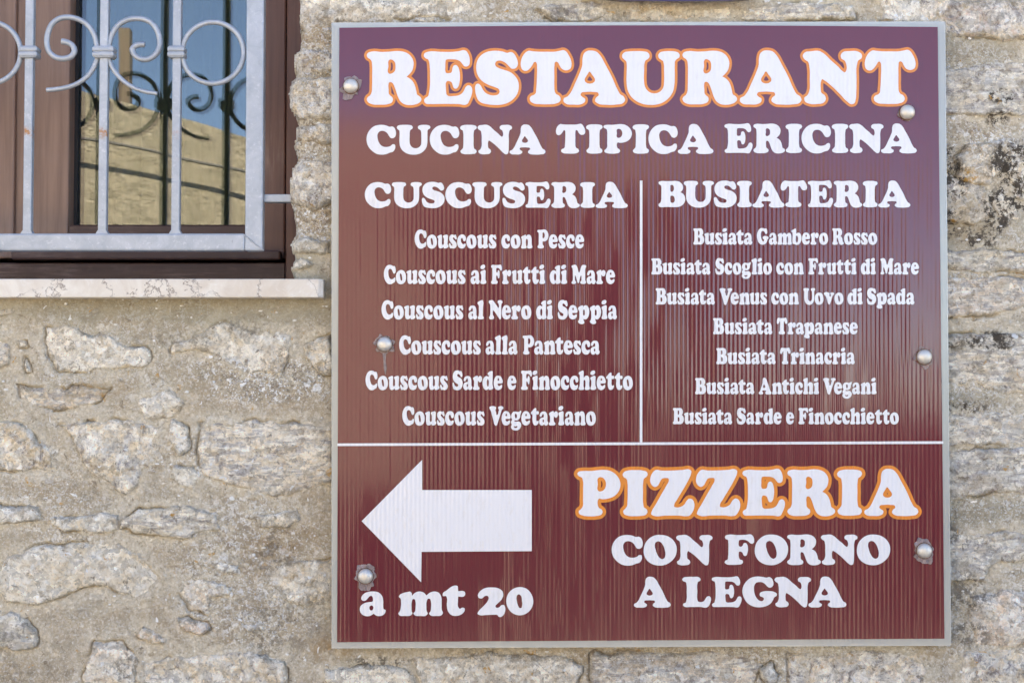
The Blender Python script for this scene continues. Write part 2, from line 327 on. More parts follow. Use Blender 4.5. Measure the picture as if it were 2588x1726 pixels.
# outline, frame, material, colour, height (m), edge softness
STONES = [
 ([(190,140),(300,125),(370,170),(440,165),(500,210),(590,215),(612,260),(590,300),(440,310),(240,325),(200,250)], LB,'plain',white_,.009,.006),
 ([(760,180),(900,110),(1010,150),(1100,150),(1175,175),(1165,250),(1140,325),(1010,325),(930,290),(790,230),(690,250),(690,190)], LB,'plain',(0.54,0.485,0.41),.010,.004),
 ([(1220,215),(1325,170),(1345,330),(1270,310),(1225,270)], LB,'blotchy',cream,.008,.006),
 ([(70,380),(250,378),(450,378),(400,430),(300,460),(120,465),(80,430)], LB,'banded',(0.60,0.50,0.37),.005,.008),
 ([(555,420),(680,392),(740,450),(720,500),(640,510),(570,500)], LB,'plain',cream,.005,.009),
 ([(-60,520),(90,530),(160,590),(215,640),(220,710),(130,715),(-60,710)], LB,'blotchy',(0.62,0.56,0.48),.011,.004),
 ([(235,520),(400,515),(560,520),(640,540),(620,660),(570,690),(560,770),(500,815),(430,750),(330,700),(310,620)], LB,'blotchy',cream,.010,.006),
 ([(690,510),(760,540),(765,620),(720,655),(680,600)], LB,'plain',white_,.007,.005),
 ([(700,690),(770,700),(795,740),(770,785),(680,750)], LB,'plain',bluish,.007,.003),
 ([(800,520),(1000,515),(1200,520),(1345,540),(1345,770),(1200,800),(1100,820),(900,760),(820,740),(795,650)], LB,'banded',(0.61,0.545,0.45),.010,.005),
 ([(-40,850),(120,860),(165,875),(160,925),(80,935),(-40,935)], LB,'plain',bluish,.011,.003),
 ([(200,905),(310,905),(400,885),(475,895),(480,950),(420,960),(260,955),(205,940)], LB,'plain',bluish,.011,.003),
 ([(490,920),(560,875),(700,860),(870,880),(890,940),(750,978),(560,970),(484,952)], LB,'banded',(0.50,0.455,0.37),.011,.004),
 ([(1020,900),(1110,880),(1200,880),(1210,915),(1160,950),(1070,945)], LB,'plain',(0.58,0.53,0.45),.009,.003),
 ([(30,1060),(170,1020),(330,1000),(480,1020),(620,1090),(660,1140),(610,1210),(560,1250),(430,1190),(330,1180),(200,1240),(20,1250),(-30,1150)], LB,'plain',(0.55,0.50,0.42),.012,.007),
 ([(800,1085),(870,1075),(955,1085),(950,1125),(880,1130),(850,1100)], LB,'plain',bluish,.007,.003),
 ([(720,1150),(830,1155),(935,1180),(930,1215),(850,1220),(840,1290),(770,1270),(725,1210)], LB,'plain',(0.55,0.47,0.385),.008,.004),
 ([(1050,1105),(1200,1080),(1345,1070),(1345,1265),(1200,1260),(1100,1220),(1130,1180),(1060,1165)], LB,'plain',cream,.008,.008),
 ([(-40,1300),(80,1295),(150,1350),(160,1420),(80,1445),(20,1430),(-40,1400)], LB,'banded',(0.47,0.45,0.405),.011,.003),
 ([(565,1330),(660,1375),(665,1410),(610,1415),(550,1385)], LB,'plain',pink,.008,.003),
 ([(710,1300),(830,1325),(850,1355),(800,1378),(730,1350)], LB,'plain',pink,.008,.003),
 ([(960,1330),(1065,1325),(1060,1360),(980,1370)], LB,'plain',bluish,.006,.003),
 ([(370,1400),(480,1400),(560,1480),(550,1600),(350,1600),(335,1530),(370,1460)], LB,'plain',(0.56,0.475,0.385),.009,.006),
 ([(575,1490),(800,1450),(1000,1450),(1150,1470),(1160,1560),(1100,1620),(575,1620)], LB,'blotchy',(0.58,0.51,0.42),.010,.007),
 ([(-30,55),(60,50),(60,95),(-30,100)], LB,'plain',cream,.007,.006),
 ([(-40,170),(45,180),(40,300),(-40,335)], LB,'blotchy',(0.50,0.43,0.35),.008,.005),
 ([(72,183),(112,185),(110,218),(80,217)], LB,'plain',white_,.005,.004),
 ([(92,255),(120,268),(122,325),(100,325)], LB,'plain',white_,.005,.004),
 # foot of the wall, under the sign
 ([(155,155),(300,150),(400,155),(440,190),(420,240),(180,240),(152,190)], BT,'plain',white_,.014,.004),
 ([(430,130),(640,112),(900,120),(960,160),(920,240),(470,240)], BT,'plain',tan,.008,.006),
 ([(990,115),(1200,100),(1480,108),(1530,150),(1490,240),(985,240)], BT,'banded',(0.52,0.45,0.37),.009,.006),
 ([(1525,165),(1558,138),(1578,180),(1555,225),(1530,200)], BT,'plain',bluish,.010,.003),
 ([(1605,120),(1800,102),(2010,110),(2050,160),(2030,240),(1610,240)], BT,'blotchy',(0.54,0.465,0.40),.009,.007),
 # right of the sign, from the top
 ([(60,-30),(250,5),(400,-5),(580,-10),(580,185),(430,187),(330,170),(220,180),(120,150),(40,60)], RT,'blotchy',(0.50,0.40,0.345),.012,.006),
 ([(20,305),(165,312),(330,300),(580,285),(580,520),(400,530),(280,540),(170,520),(20,530)], RT,'banded',(0.50,0.465,0.405),.012,.005),
 ([(255,665),(420,640),(440,760),(360,850),(230,830),(200,730)], RT,'plain',tan,.008,.007),
 ([(450,650),(580,620),(580,930),(475,900),(440,800)], RT,'blotchy',grey,.010,.005),
 ([(60,800),(180,800),(345,865),(380,1000),(300,1040),(60,1020)], RT,'blotchy',(0.52,0.44,0.34),.009,.005),
 ([(395,870),(470,920),(500,1010),(410,1040),(375,950)], RT,'plain',tan,.007,.006),
 ([(40,1145),(350,1140),(580,1160),(580,1240),(300,1252),(40,1240)], RT,'banded',(0.50,0.455,0.385),.010,.004),
 ([(40,1262),(300,1268),(580,1262),(580,1400),(400,1435),(240,1452),(40,1450)], RT,'banded',(0.51,0.44,0.37),.011,.005),
 ([(40,-10),(180,-30),(350,-35),(580,-40),(580,240),(400,235),(300,200),(40,250)], RB,'banded',(0.54,0.49,0.42),.012,.005),
 ([(40,335),(300,322),(440,320),(580,340),(580,470),(300,480),(40,500)], RB,'banded',(0.53,0.475,0.40),.012,.004),
 ([(40,510),(300,492),(580,482),(580,700),(350,690),(40,740)], RB,'banded',(0.45,0.425,0.385),.011,.004),
 ([(40,880),(250,872),(440,880),(580,890),(580,1010),(400,1020),(330,1100),(40,1100)], RB,'banded',(0.49,0.455,0.40),.012,.005),
 ([(275,1160),(420,1145),(580,1150),(580,1380),(420,1400),(300,1390),(262,1270)], RB,'plain',(0.55,0.455,0.38),.012,.008),
 ([(235,1410),(400,1412),(580,1400),(580,1620),(220,1620)], RB,'blotchy',(0.55,0.47,0.385),.011,.008),
 # above the sign
 ([(-20,-30),(350,-30),(600,-20),(612,50),(350,62),(150,78),(60,100),(28,60)], TP,'plain',(0.54,0.50,0.44),.010,.006),
 ([(800,20),(960,8),(1040,12),(1045,62),(960,75),(850,68)], TP,'banded',grey,.008,.005),
 ([(1075,12),(1250,10),(1420,15),(1425,70),(1080,70)], TP,'plain',(0.50,0.42,0.32),.007,.007),
 ([(1440,20),(1620,12),(1810,15),(1822,64),(1600,75),(1450,66)], TP,'banded',(0.56,0.50,0.40),.010,.004),
 ([(1885,-20),(1990,-20),(2050,40),(2060,80),(1895,76)], TP,'plain',(0.58,0.53,0.47),.010,.006),
 # window jamb
 ([(735,132),(800,126),(860,140),(860,182),(765,188),(735,172)], ((0,0),1),'blotchy',(0.47,0.405,0.315),.010,.010),
 ([(725,205),(770,196),(870,188),(870,300),(770,308),(725,290)], ((0,0),1),'blotchy',(0.58,0.525,0.45),.016,.012),
 ([(735,318),(870,315),(870,362),(735,362)], ((0,0),1),'plain',(0.50,0.44,0.355),.008,.010),
 ([(725,418),(770,408),(870,405),(870,500),(800,532),(725,515)], ((0,0),1),'blotchy',(0.52,0.46,0.385),.015,.012),
 ([(728,612),(760,600),(830,606),(835,640),(770,646),(728,636)], ((0,0),1),'plain',(0.52,0.48,0.41),.014,.008),
 ([(728,668),(770,656),(800,664),(780,676),(740,690),(728,690)], ((0,0),1),'plain',(0.57,0.53,0.47),.010,.006),
]
rnd = random.Random(5)
def blob(cx, cy, rx, ry):
    n = 9; return [(cx + rx * (0.8 + 0.35 * rnd.random()) * math.cos(2*math.pi*k/n), cy + ry * (0.8 + 0.35 * rnd.random()) * math.sin(2*math.pi*k/n)) for k in range(n)]
# the same rubble carries on outside the picture
for row in range(4):
    for k in range(9):
        if row == 3 and False: continue
        cx = -650 + k * 420 + rnd.uniform(-80, 80) + row * 150; cy = 1830 + row * 130
        if row > 2: continue
        STONES.append((blob(cx, cy, rnd.uniform(90, 180), rnd.uniform(30, 50)), ((0,0),1), rnd.choice(['plain','banded','blotchy']), rnd.choice([cream, grey, tan, pink]), .009, .005))
for row in range(11):
    for k in range(2):
        STONES.append((blob(2800 + k * 260 + rnd.uniform(-30, 30), -180 + row * 175, rnd.uniform(80, 115), rnd.uniform(40, 65)), ((0,0),1), rnd.choice(['plain','banded','blotchy']), rnd.choice([cream, grey, tan, pink]), .009, .005))
for row in range(6):
    for k in range(2):
        STONES.append((blob(-250 - k * 330 + rnd.uniform(-30, 30), 830 + row * 150, rnd.uniform(90, 140), rnd.uniform(35, 60)), ((0,0),1), rnd.choice(['plain','banded','blotchy']), rnd.choice([cream, grey, tan, pink]), .009, .005))
for k in range(8):
    STONES.append((blob(880 + k * 250, -130, rnd.uniform(80, 110), rnd.uniform(40, 60)), ((0,0),1), 'plain', rnd.choice([cream, grey, tan, pink]), .009, .005))

# irregular right edge of the window opening
EDGE = [(752,-260),(748,-120),(752,0),(750,48),(756,96),(753,124),(743,140),(747,179),(732,230),(736,271),(750,306),(750,338),(739,367),(749,402),(736,446),(731,497),(735,512),(743,569),(744,592),(732,611),(741,646),(743,668),(735,687),(739,703),(739,760)]
ew = [W(p[0], p[1], 0.0) for p in EDGE]
EZ = np.array([p[2] for p in ew])[::-1]; EX = np.array([p[0] for p in ew])[::-1]
Z_SILL = W(500, 730, 0.0)[2]                     # bottom of the opening (behind the sill slab)
X_LEFT_OPEN = W(-790, 400, 0.0)[0]
def edge_x(z): return np.interp(z, EZ, EX) + 0.0012 * fbm(z * 160, z * 0 + 3, 5, 3)

BLACK = [(2400,470,40,90,.8),(2480,600,60,40,.7),(2500,860,70,25,.7),(2360,1040,50,20,.9),(2380,1350,60,30,.5),(2450,1500,60,60,.4),(2560,420,60,55,1),(2395,400,22,40,1),(2565,500,50,45,1),(2505,545,50,65,.9),(2400,540,22,60,.9),(2530,245,35,18,.9),(2520,300,30,20,.6),(700,1620,80,55,.6),(760,1560,60,70,.45),(700,1400,60,70,.6),(690,1340,60,50,.5),(1400,35,70,25,.6),(830,40,60,30,.4),(640,1540,50,40,.4),(1250,1660,150,25,.45),(450,860,120,18,.55),(330,1690,50,30,.7),(620,830,60,25,.5),(960,1672,90,14,.9),(1550,45,40,25,.5),(2420,1030,140,22,.6),(2460,1600,60,40,.4),(2380,870,60,20,.5)]
RUST = [(800,70,70,50,.9),(780,210,50,90,.5),(790,400,60,80,.4),(790,550,60,80,.5),(2450,560,90,70,.7),(2440,430,60,50,.5),(720,1400,110,90,.7),(830,1640,70,40,.8),(1500,1655,500,25,.6),(250,985,90,20,.8),(470,1010,60,60,.35),(900,50,120,30,.6),(760,1250,60,140,.5),(400,1560,60,50,.3),(300,1450,160,50,.3),(2440,1230,120,30,.5),(2340,1640,30,40,.6)]
GRIT = [(690,970,160,60,1),(600,940,140,40,.7),(780,250,70,260,1),(780,540,60,90,1),(640,1420,170,170,.6),(450,1150,300,60,.4),(2450,380,140,60,.8),(2430,720,90,40,.8),(2440,1000,140,40,.7),(2440,1280,140,50,.8),(1000,30,200,50,.5),(620,1560,170,80,.6),(2400,1500,60,140,.5),(1700,1680,600,50,.6),(770,80,90,90,.9),(100,1280,220,60,.35),(2450,160,120,40,.7)]
OLIVE = [(2440,560,160,70,.6),(2420,1010,150,30,.8),(2430,860,150,30,.7),(2430,1290,150,45,.7),(2400,1450,60,50,.6),(2430,120,150,40,.6),(380,775,560,48,1.0),(770,700,70,90,.7),(420,840,200,40,.35),(640,850,60,30,.4),(2420,640,150,40,.5),(2420,1560,60,70,.35),(300,960,260,60,.2)]  # olive-grey tone, strongest in the band under the sill
BLACK = [(cx, cy, rx, ry, s if cx > 2300 else s*.5) for cx, cy, rx, ry, s in BLACK]
def marks(x, z):
    px, py = P_of(x, z)
    wob = fbm(x*14, z*14, 31, 4); out = []
    for lst in (BLACK, RUST, GRIT, OLIVE):
        v = np.zeros_like(px)
        for cx, cy, rx, ry, s in lst:
            d = np.sqrt(((px-cx)/rx)**2 + ((py-cy)/ry)**2) + wob*0.45
            v = np.maximum(v, s * sstep(1.35, 0.55, d))
        out.append(v)
    out[0] = np.maximum(out[0], 0.25*sstep(0.25, 0.7, fbm(x*6+3, z*6, 41, 3)))
    out[1] = np.maximum(out[1], 0.4*sstep(0.15, 0.7, fbm(x*5, z*5+8, 43, 3)))
    out[2] = np.maximum(out[2], 0.45*sstep(0.0, 0.6, fbm(x*7, z*7+2, 47, 3)))
    return np.stack(out, -1)

def poly_sdf(gx, gz, P):
    """signed distance (positive inside) of grid points to a polygon"""
    d2 = np.full(gx.shape, 1e9); ins = np.zeros(gx.shape, bool); n = len(P)
    for i in range(n):
        ax, az = P[i]; bx, bz = P[(i+1) % n]
        ex, ez = bx-ax, bz-az; L = ex*ex+ez*ez+1e-12
        t = np.clip(((gx-ax)*ex+(gz-az)*ez)/L, 0, 1)
        d2 = np.minimum(d2, (gx-ax-t*ex)**2 + (gz-az-t*ez)**2)
        c = ((az > gz) != (bz > gz)) & (gx < (bx-ax)*(gz-az)/(bz-az+1e-12)+ax)
        ins ^= c
    d = np.sqrt(d2); return np.where(ins, d, -d)

wall = thing("stone_wall", (0, 0, 0), "old rubble wall of cream and grey limestone set in sandy mortar", "wall")
H = 0.0030
XL, ZB = W(-760, 400)[0], W(500, 2230)[2]
XR, ZT = W(3250, 400)[0], W(500, -250)[2]
nx = int((XR-XL)/H)+1; nz = int((ZT-ZB)/H)+1
xs = XL + np.arange(nx)*H; zs = ZB + np.arange(nz)*H
GX, GZ = np.meshgrid(xs, zs)                       # [nz, nx]
def mortar_h(x, z):
    return 0.0035*fbm(x*9, z*9, 1, 3) + 0.0022*fbm(x*32, z*32, 2, 4, .6) + 0.0009*fbm(x*110, z*110, 3, 3)
MH = mortar_h(GX, GZ)
stone_polys = []
for s in STONES:
    pts = tr(s[0], *s[1]); ww = [W(px, py) for px, py in pts]
    P = spline([(a[0], a[2]) for a in ww], range(len(ww)), n=2)
    stone_polys.append(P)
def warp_d(x, z, P, k):
    """distance to a stone's outline, its course broken up at several sizes"""
    wx_ = 0.0065*fbm(x*30, z*30, 60+k, 3, .6) + 0.0035*fbm(x*90, z*90, 160+k, 3, .6)
    wz_ = 0.0065*fbm(x*30+9, z*30+4, 61+k, 3, .6) + 0.0035*fbm(x*90+9, z*90+4, 161+k, 3, .6)
    return poly_sdf(x+wx_, z+wz_, P) + 0.003*fbm(x*14, z*14, 90+k, 2)
ED = np.full(GX.shape, -1.0)
for k, (P, s) in enumerate(zip(stone_polys, STONES)):
    i0 = max(0, int((P[:,0].min()-XL)/H)-12); i1 = min(nx, int((P[:,0].max()-XL)/H)+13)
    j0 = max(0, int((P[:,1].min()-ZB)/H)-12); j1 = min(nz, int((P[:,1].max()-ZB)/H)+13)
    if i1 <= i0 or j1 <= j0: continue
    x = GX[j0:j1, i0:i1]; z = GZ[j0:j1, i0:i1]
    d = warp_d(x, z, P, k)
    ED[j0:j1, i0:i1] = np.maximum(ED[j0:j1, i0:i1], d)
    crack = sstep(-0.0035, -0.001, d) * sstep(0.08, 0.3, fbm(x*17, z*17, 11, 3)) * 0.010
    lap = sstep(-0.012, -0.001, d) * sstep(-0.2, -0.5, fbm(x*17, z*17, 11, 3)) * 0.0035
    MH[j0:j1, i0:i1] += lap - crack - 0.02*sstep(0.006, 0.02, d)
# opening: drop cells, round the arris back into the reveal
EXG = edge_x(GZ); sd = GX - EXG
inside = (sd < 0) & (GZ > Z_SILL) & (GX > X_LEFT_OPEN)
YY = -MH
for j in range(nz):
    if zs[j] > Z_SILL:
        i = int(np.searchsorted(xs, EXG[j, 0]))
        if 0 < i < nx: GX[j, i] = EXG[j, 0]
sd = np.maximum(GX - EXG, 0)
R_ = 0.022
rnd_back = np.where((GZ > Z_SILL) & (sd < R_), R_ - np.sqrt(np.maximum(0, R_**2 - (R_-sd)**2)), 0)
YY = YY + rnd_back
verts = np.stack([GX, YY, GZ], -1).reshape(-1, 3)
idx = np.arange(nz*nx).reshape(nz, nx)
keep = ~(inside[:-1,:-1] | inside[1:,:-1] | inside[:-1,1:] | inside[1:,1:])
# allow cells whose left vertices were snapped
q4 = np.stack([idx[:-1,:-1], idx[:-1,1:], idx[1:,1:], idx[1:,:-1]], -1)[keep]
# skirt along the jamb
sk_f = []; sk_v = []; base = len(verts); prev = None
for j in range(nz):
    if zs[j] > Z_SILL:
        i = int(np.searchsorted(xs, EXG[j, 0]))
        sk_v.append((GX[j, i] + 0.006*float(fbm(np.array(zs[j]*20.), np.array(2.), 8, 3)), 0.30, zs[j]))
        cur = (int(idx[j, i]), base + len(sk_v) - 1)
        if prev: sk_f.append([prev[0], cur[0], cur[1], prev[1]])
        prev = cur
mk = marks(verts[:,0], verts[:,2]); mk2 = marks(np.array([v[0] for v in sk_v]), np.array([v[2] for v in sk_v]))
verts = np.vstack([verts, np.array(sk_v)])
used = np.zeros(len(verts), bool); allf = np.vstack([q4, np.array(sk_f)]); used[allf.ravel()] = True
remap = np.cumsum(used)-1
mesh_obj("mortar", verts[used], remap[allf], M['mortar'], wall, True, np.vstack([mk, mk2])[used], np.concatenate([ED.ravel(), np.full(len(sk_v), -1.0)])[used])

for k, (P, s) in enumerate(zip(stone_polys, STONES)):
    offscreen = k >= 58
    h = 0.0032 if not offscreen else 0.008
    x0, x1, z0, z1 = P[:,0].min()-.012, P[:,0].max()+.012, P[:,1].min()-.012, P[:,1].max()+.012
    gx, gz = np.meshgrid(np.arange(x0, x1, h), np.arange(z0, z1, h))
    d = warp_d(gx, gz, P, k)
    hgt, soft = s[4], s[5]
    e = sstep(-0.002, soft*0.55, d)
    rp = random.Random(900+k); mx, mz = P[:,0].mean(), P[:,1].mean(); facet = np.full(gx.shape, 9.0)
    for _ in range(5):                              # broken faces meeting in ridges
        qx, qz = rp.uniform(P[:,0].min(), P[:,0].max()), rp.uniform(P[:,1].min(), P[:,1].max())
        facet = np.minimum(facet, 0.004 + rp.uniform(-.13, .13)*(gx-qx) + rp.uniform(-.16, .16)*(gz-qz) + 0.002*fbm(gx*40, gz*40, 20+k, 2))
    facet = np.clip(facet, -0.006, 0.006)
    terr = fbm(gx*15, gz*30, 300+k, 4, .6)
    step = 0.0060*(np.floor(terr*3.4+0.6*fbm(gx*60, gz*60, 7, 2))/3.4)      # split layers
    e = e*(0.72+0.28*sstep(-0.35, 0.1, fbm(gx*17, gz*17, 11, 3)+4*d*10))
    top = hgt*0.85 + facet + step + 0.0024*fbm(gx*60, gz*60, 400+k, 4, .7) + 0.0012*fbm(gx*150, gz*150, 500+k, 2)
    base_m = mortar_h(gx, gz)
    y = -(base_m*(1-e) + np.maximum(top, base_m*0.5-0.001)*e) + (1-sstep(-0.004, 0.0015, d))*0.016
    if s[1][1] == 1 and not offscreen:              # jamb stones roll round the arris
        sdj = np.maximum(gx - edge_x(gz), 0); R2 = .02
        y = y + np.where(sdj < R2, R2-np.sqrt(np.maximum(0, R2**2-(R2-sdj)**2)), 0)
        clip = gx < edge_x(gz) - 0.004
    else: clip = (gx < edge_x(gz) + .004) & (gz > Z_SILL) & (gx > X_LEFT_OPEN)
    ok = (d > -0.0065) & ~clip
    kc = ok[:-1,:-1] & ok[1:,:-1] & ok[:-1,1:] & ok[1:,1:]
    if kc.sum() < 6: continue
    idx = np.arange(gx.size).reshape(gx.shape)
    f = np.stack([idx[:-1,:-1], idx[:-1,1:], idx[1:,1:], idx[1:,:-1]], -1)[kc]
    v = np.stack([gx, y, gz], -1).reshape(-1, 3)
    used = np.zeros(len(v), bool); used[f.ravel()] = True; rm = np.cumsum(used)-1
    v = v[used]
    o = mesh_obj("stone", v, rm[f], M[s[2]], wall, True, marks(v[:,0], v[:,2]) * np.array([1, .8, .55, .5]), d.ravel()[used])
    o.color = (*s[3], 1)

# loose bits of gravel standing proud of the mortar
def pebble_mat():
    m, nt_, bb, out = new_mat("mixed_grit"); q = NT(nt_)
    nt_.links.new(q.ramp(q.voro(q.pos(), 75, out=1), [(0.0, (.22,.17,.12)), (.25, (.50,.42,.32)), (.5, (.72,.66,.57)), (.75, (.88,.86,.82)), (1.0, (.55,.50,.44))]), bb.inputs["Base Color"])
    bb.inputs["Roughness"].default_value = .9; return m
rg_ = random.Random(77); V = []; Fc = []
t_ = (1+5**.5)/2
ico_v = [Vector(v).normalized() for v in ((-1,t_,0),(1,t_,0),(-1,-t_,0),(1,-t_,0),(0,-1,t_),(0,1,t_),(0,-1,-t_),(0,1,-t_),(t_,0,-1),(t_,0,1),(-t_,0,-1),(-t_,0,1))]
ico_f = [(0,11,5),(0,5,1),(0,1,7),(0,7,10),(0,10,11),(1,5,9),(5,11,4),(11,10,2),(10,7,6),(7,1,8),(3,9,4),(3,4,2),(3,2,6),(3,6,8),(3,8,9),(4,9,5),(2,4,11),(6,2,10),(8,6,7),(9,8,1)]
cx_, cz_ = np.array([rg_.uniform(XL, XR) for _ in range(16000)]), np.array([rg_.uniform(ZB, ZT) for _ in range(16000)])
mk_ = marks(cx_, cz_)[:,2]
for x, z, g_ in zip(cx_, cz_, mk_):
    if rg_.random() > 0.10 + 0.5*g_: continue
    i = int((x-XL)/H); j = int((z-ZB)/H)
    if not (0 < i < nx-1 and 0 < j < nz-1) or inside[j, i] or ED[j, i] > -.001 or (x < edge_x(z)+.006 and z > Z_SILL and x > X_LEFT_OPEN): continue
    r0 = rg_.uniform(.0010, .0030) * (1.5 if rg_.random() < .12 else 1); y = YY[j, i]; b0 = len(V)
    rx, ry, rz = r0*rg_.uniform(.7, 1.5), r0*.7, r0*rg_.uniform(.6, 1.0)
    V += [(x+v.x*rx*rg_.uniform(.8, 1.15), y-r0*.15+v.y*ry, z+v.z*rz*rg_.uniform(.8, 1.15)) for v in ico_v]; Fc += [[b0+q_ for q_ in f_] for f_ in ico_f]
tag(mesh_obj("grit", V, Fc, pebble_mat(), wall), kind="stuff")

# body of the house behind the facing
core = simple_mat("rough_core", (0.40, 0.34, 0.26), 0.95, var=.2, bump=.004, bscale=40)
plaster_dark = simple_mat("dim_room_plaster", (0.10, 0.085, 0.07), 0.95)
XE, ZS0, ZTOP = float(EX.max())+0.03, Z_SILL-0.03, 5.2
ZLINT = 2.75
box("wall_core", XE, 8, .03, .5, 0, ZTOP, core, wall)
box("wall_core", -8, X_LEFT_OPEN, .03, .5, 0, ZTOP, core, wall)
box("wall_core", X_LEFT_OPEN, XE, .03, .5, 0, ZS0, core, wall)
box("wall_core", X_LEFT_OPEN, XE, .005, .5, ZLINT, ZTOP, core, wall)
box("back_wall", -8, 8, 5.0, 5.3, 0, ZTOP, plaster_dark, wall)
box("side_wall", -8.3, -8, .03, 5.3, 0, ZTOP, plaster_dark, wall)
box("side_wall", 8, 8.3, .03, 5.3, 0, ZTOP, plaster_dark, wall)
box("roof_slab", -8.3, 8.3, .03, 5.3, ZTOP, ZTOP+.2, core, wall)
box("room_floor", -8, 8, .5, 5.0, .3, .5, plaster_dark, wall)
# ================================================================== WINDOW
def wood_mat(name, dark, light, rough=0.45, vert=True):
    m, nt_, b, out = new_mat(name); q = NT(nt_)
    sc = (60, 60, 3.0) if vert else (3.0, 60, 60)
    n = q.noise(q.pos(scale=sc), 1.3, 7, 0.65, 0.35); n2 = q.noise(q.pos(), 6, 5, 0.6)
    c = q.mix(q.ramp(n, [(0.3, 0), (0.7, 1)]), dark, light)
    worn = q.math('MULTIPLY', q.ramp(n2, [(0.50, 0), (0.68, 1)]), q.ramp(q.noise(q.pos(scale=(140,140,9) if vert else (9,140,140)), 1.5, 5, .7), [(0.45, 0), (0.65, 1)]))
    c = q.mix(q.math('MULTIPLY', worn, 0.75), c, (0.30, 0.19, 0.15))
    nt_.links.new(c, b.inputs["Base Color"]); b.inputs["Roughness"].default_value = rough
    nt_.links.new(q.bump(n, 0.0008), b.inputs["Normal"]); return m
M['wood_v'] = wood_mat("brown_stained_wood", (0.105, 0.046, 0.032), (0.18, 0.082, 0.056))
M['wood_h'] = wood_mat("brown_stained_wood_rail", (0.045, 0.018, 0.013), (0.085, 0.036, 0.027), vert=False)
M['wood_light'] = wood_mat("faded_wood", (0.18, 0.098, 0.068), (0.29, 0.17, 0.12))
M['rubber'] = simple_mat("black_glazing_seal", (0.015, 0.013, 0.014), 0.6)
def glass_mat():
    m = bpy.data.materials.new("double_glazing"); m.use_nodes = True; nt_ = m.node_tree; nt_.nodes.clear(); q = NT(nt_)
    out = q.n("ShaderNodeOutputMaterial"); g = q.n("ShaderNodeBsdfGlossy"); g.inputs["Roughness"].default_value = 0.0
    t = q.n("ShaderNodeBsdfTransparent"); t.inputs[0].default_value = (0.84, 0.90, 0.85, 1)
    fr = q.n("ShaderNodeFresnel"); fr.inputs[0].default_value = 1.80
    g.inputs[0].default_value = (1.0, 0.97, 0.97, 1)
    mx = q.n("ShaderNodeMixShader"); nt_.links.new(fr.outputs[0], mx.inputs[0]); nt_.links.new(t.outputs[0], mx.inputs[1]); nt_.links.new(g.outputs[0], mx.inputs[2])
    bn = q.bump(q.noise(q.pos(), 2.2, 2, 0.5), 0.0009); nt_.links.new(bn, g.inputs["Normal"])
    nt_.links.new(mx.outputs[0], out.inputs[0]); return m
M['glass'] = glass_mat(); M['added_backing'] = simple_mat('added_olive_backing', (0.075, 0.08, 0.055), .9, var=.2)
YG = 0.245
win = thing("window", (W(-25, 500, .2)[0], .2, Z_SILL), "dark brown wooden casement window set deep behind the grille", "window")
def wx(px, Y): return W(px, 400, Y)[0]
def wz(py, Y): return W(500, py, Y)[2]
ZTW = ZLINT + 0.02
zb_frame = Z_SILL - 0.01
# outer frame: right post, left post, bottom rail
box("frame", wx(723, .19), wx(775, .19), .19, .29, zb_frame, ZTW, M['wood_v'], win, .002)
box("frame", wx(-830, .19), wx(-772, .19), .19, .29, zb_frame, ZTW, M['wood_v'], win, .002)
box("frame", wx(-772, .19), wx(723, .19)-.0005, .192, .29, zb_frame, wz(664, .192), M['wood_h'], win, .002)
box("frame", wx(-772, .19), wx(723, .19)-.0005, .192, .29, ZTW-.06, ZTW, M['wood_h'], win, .002)
# casements
def casement(xl, xr, x_gl, x_gr, name="sash"):
    yf, yb = .206, .262
    zg = wz(575, YG); zbot = wz(654, yf)
    hinge_right = xr > wx(300, yf)
    s = box(name, xl, x_gl, yf, yb, zbot, ZTW-.062, M['wood_light'] if hinge_right else M['wood_v'], win, .003, 2)
    box("stile", x_gr, xr, yf, yb, zbot, ZTW-.062, M['wood_v'] if hinge_right else M['wood_light'], s, .003, 2)
    bm = bmesh.new(); add_box(bm, x_gl, x_gr, yf+.001, yb, zbot, zg, .002); r1 = from_bm("rail", bm, M['wood_h'], s)
    bm = bmesh.new(); add_box(bm, x_gl, x_gr, yf+.001, yb, ZTW-.14, ZTW-.062, .002); from_bm("rail", bm, M['wood_h'], s)
    bm = bmesh.new(); a = .0055
    add_box(bm, x_gl, x_gl+a, YG-.006, YG+.004, zg, ZTW-.14); add_box(bm, x_gr-a, x_gr, YG-.006, YG+.004, zg, ZTW-.14); add_box(bm, x_gl+a, x_gr-a, YG-.006, YG+.004, zg, zg+.004)
    from_bm("glazing_seal", bm, M['rubber'], s)
    for yy in (YG, YG+.013):
        mesh_obj("pane", [(x_gl+a, yy, zg+.004), (x_gr-a, yy, zg+.004), (x_gr-a, yy, ZTW-.14), (x_gl+a, yy, ZTW-.14)], [[0,1,2,3]], M['glass'], s)
    V = []; nn = 60
    for i in range(nn+1):
        x = x_gl-.01+(x_gr-x_gl+.02)*i/nn; y = .34+.012*math.sin(i*.9)+.006*math.sin(i*2.3)
        V += [(x, y, zg-.02), (x, y, ZTW-.08)]
    mesh_obj("added_backing", V, [[2*i, 2*i+2, 2*i+3, 2*i+1] for i in range(nn)], M['added_backing'], win, True)  # added folded sheet, lifts the tone behind the glass
    bm = bmesh.new()                              # drip moulding
    z1, z0 = wz(633, .178), wz(656, .178)
    add_box(bm, xl+.004, xr-.004, .178, yf-.0005, z0, z1, .003, 2); from_bm("drip_moulding", bm, M['wood_h'], s)
casement(wx(38, .206), wx(721, .206), wx(174, .206), wx(648, .206))
casement(wx(-770, .206), wx(-92, .206), wx(-700, .206), wx(-228, .206))
box("astragal", wx(-91, .2), wx(37, .2), .198, .262, wz(654, .206), ZTW-.062, M['wood_light'], win, .003, 2)

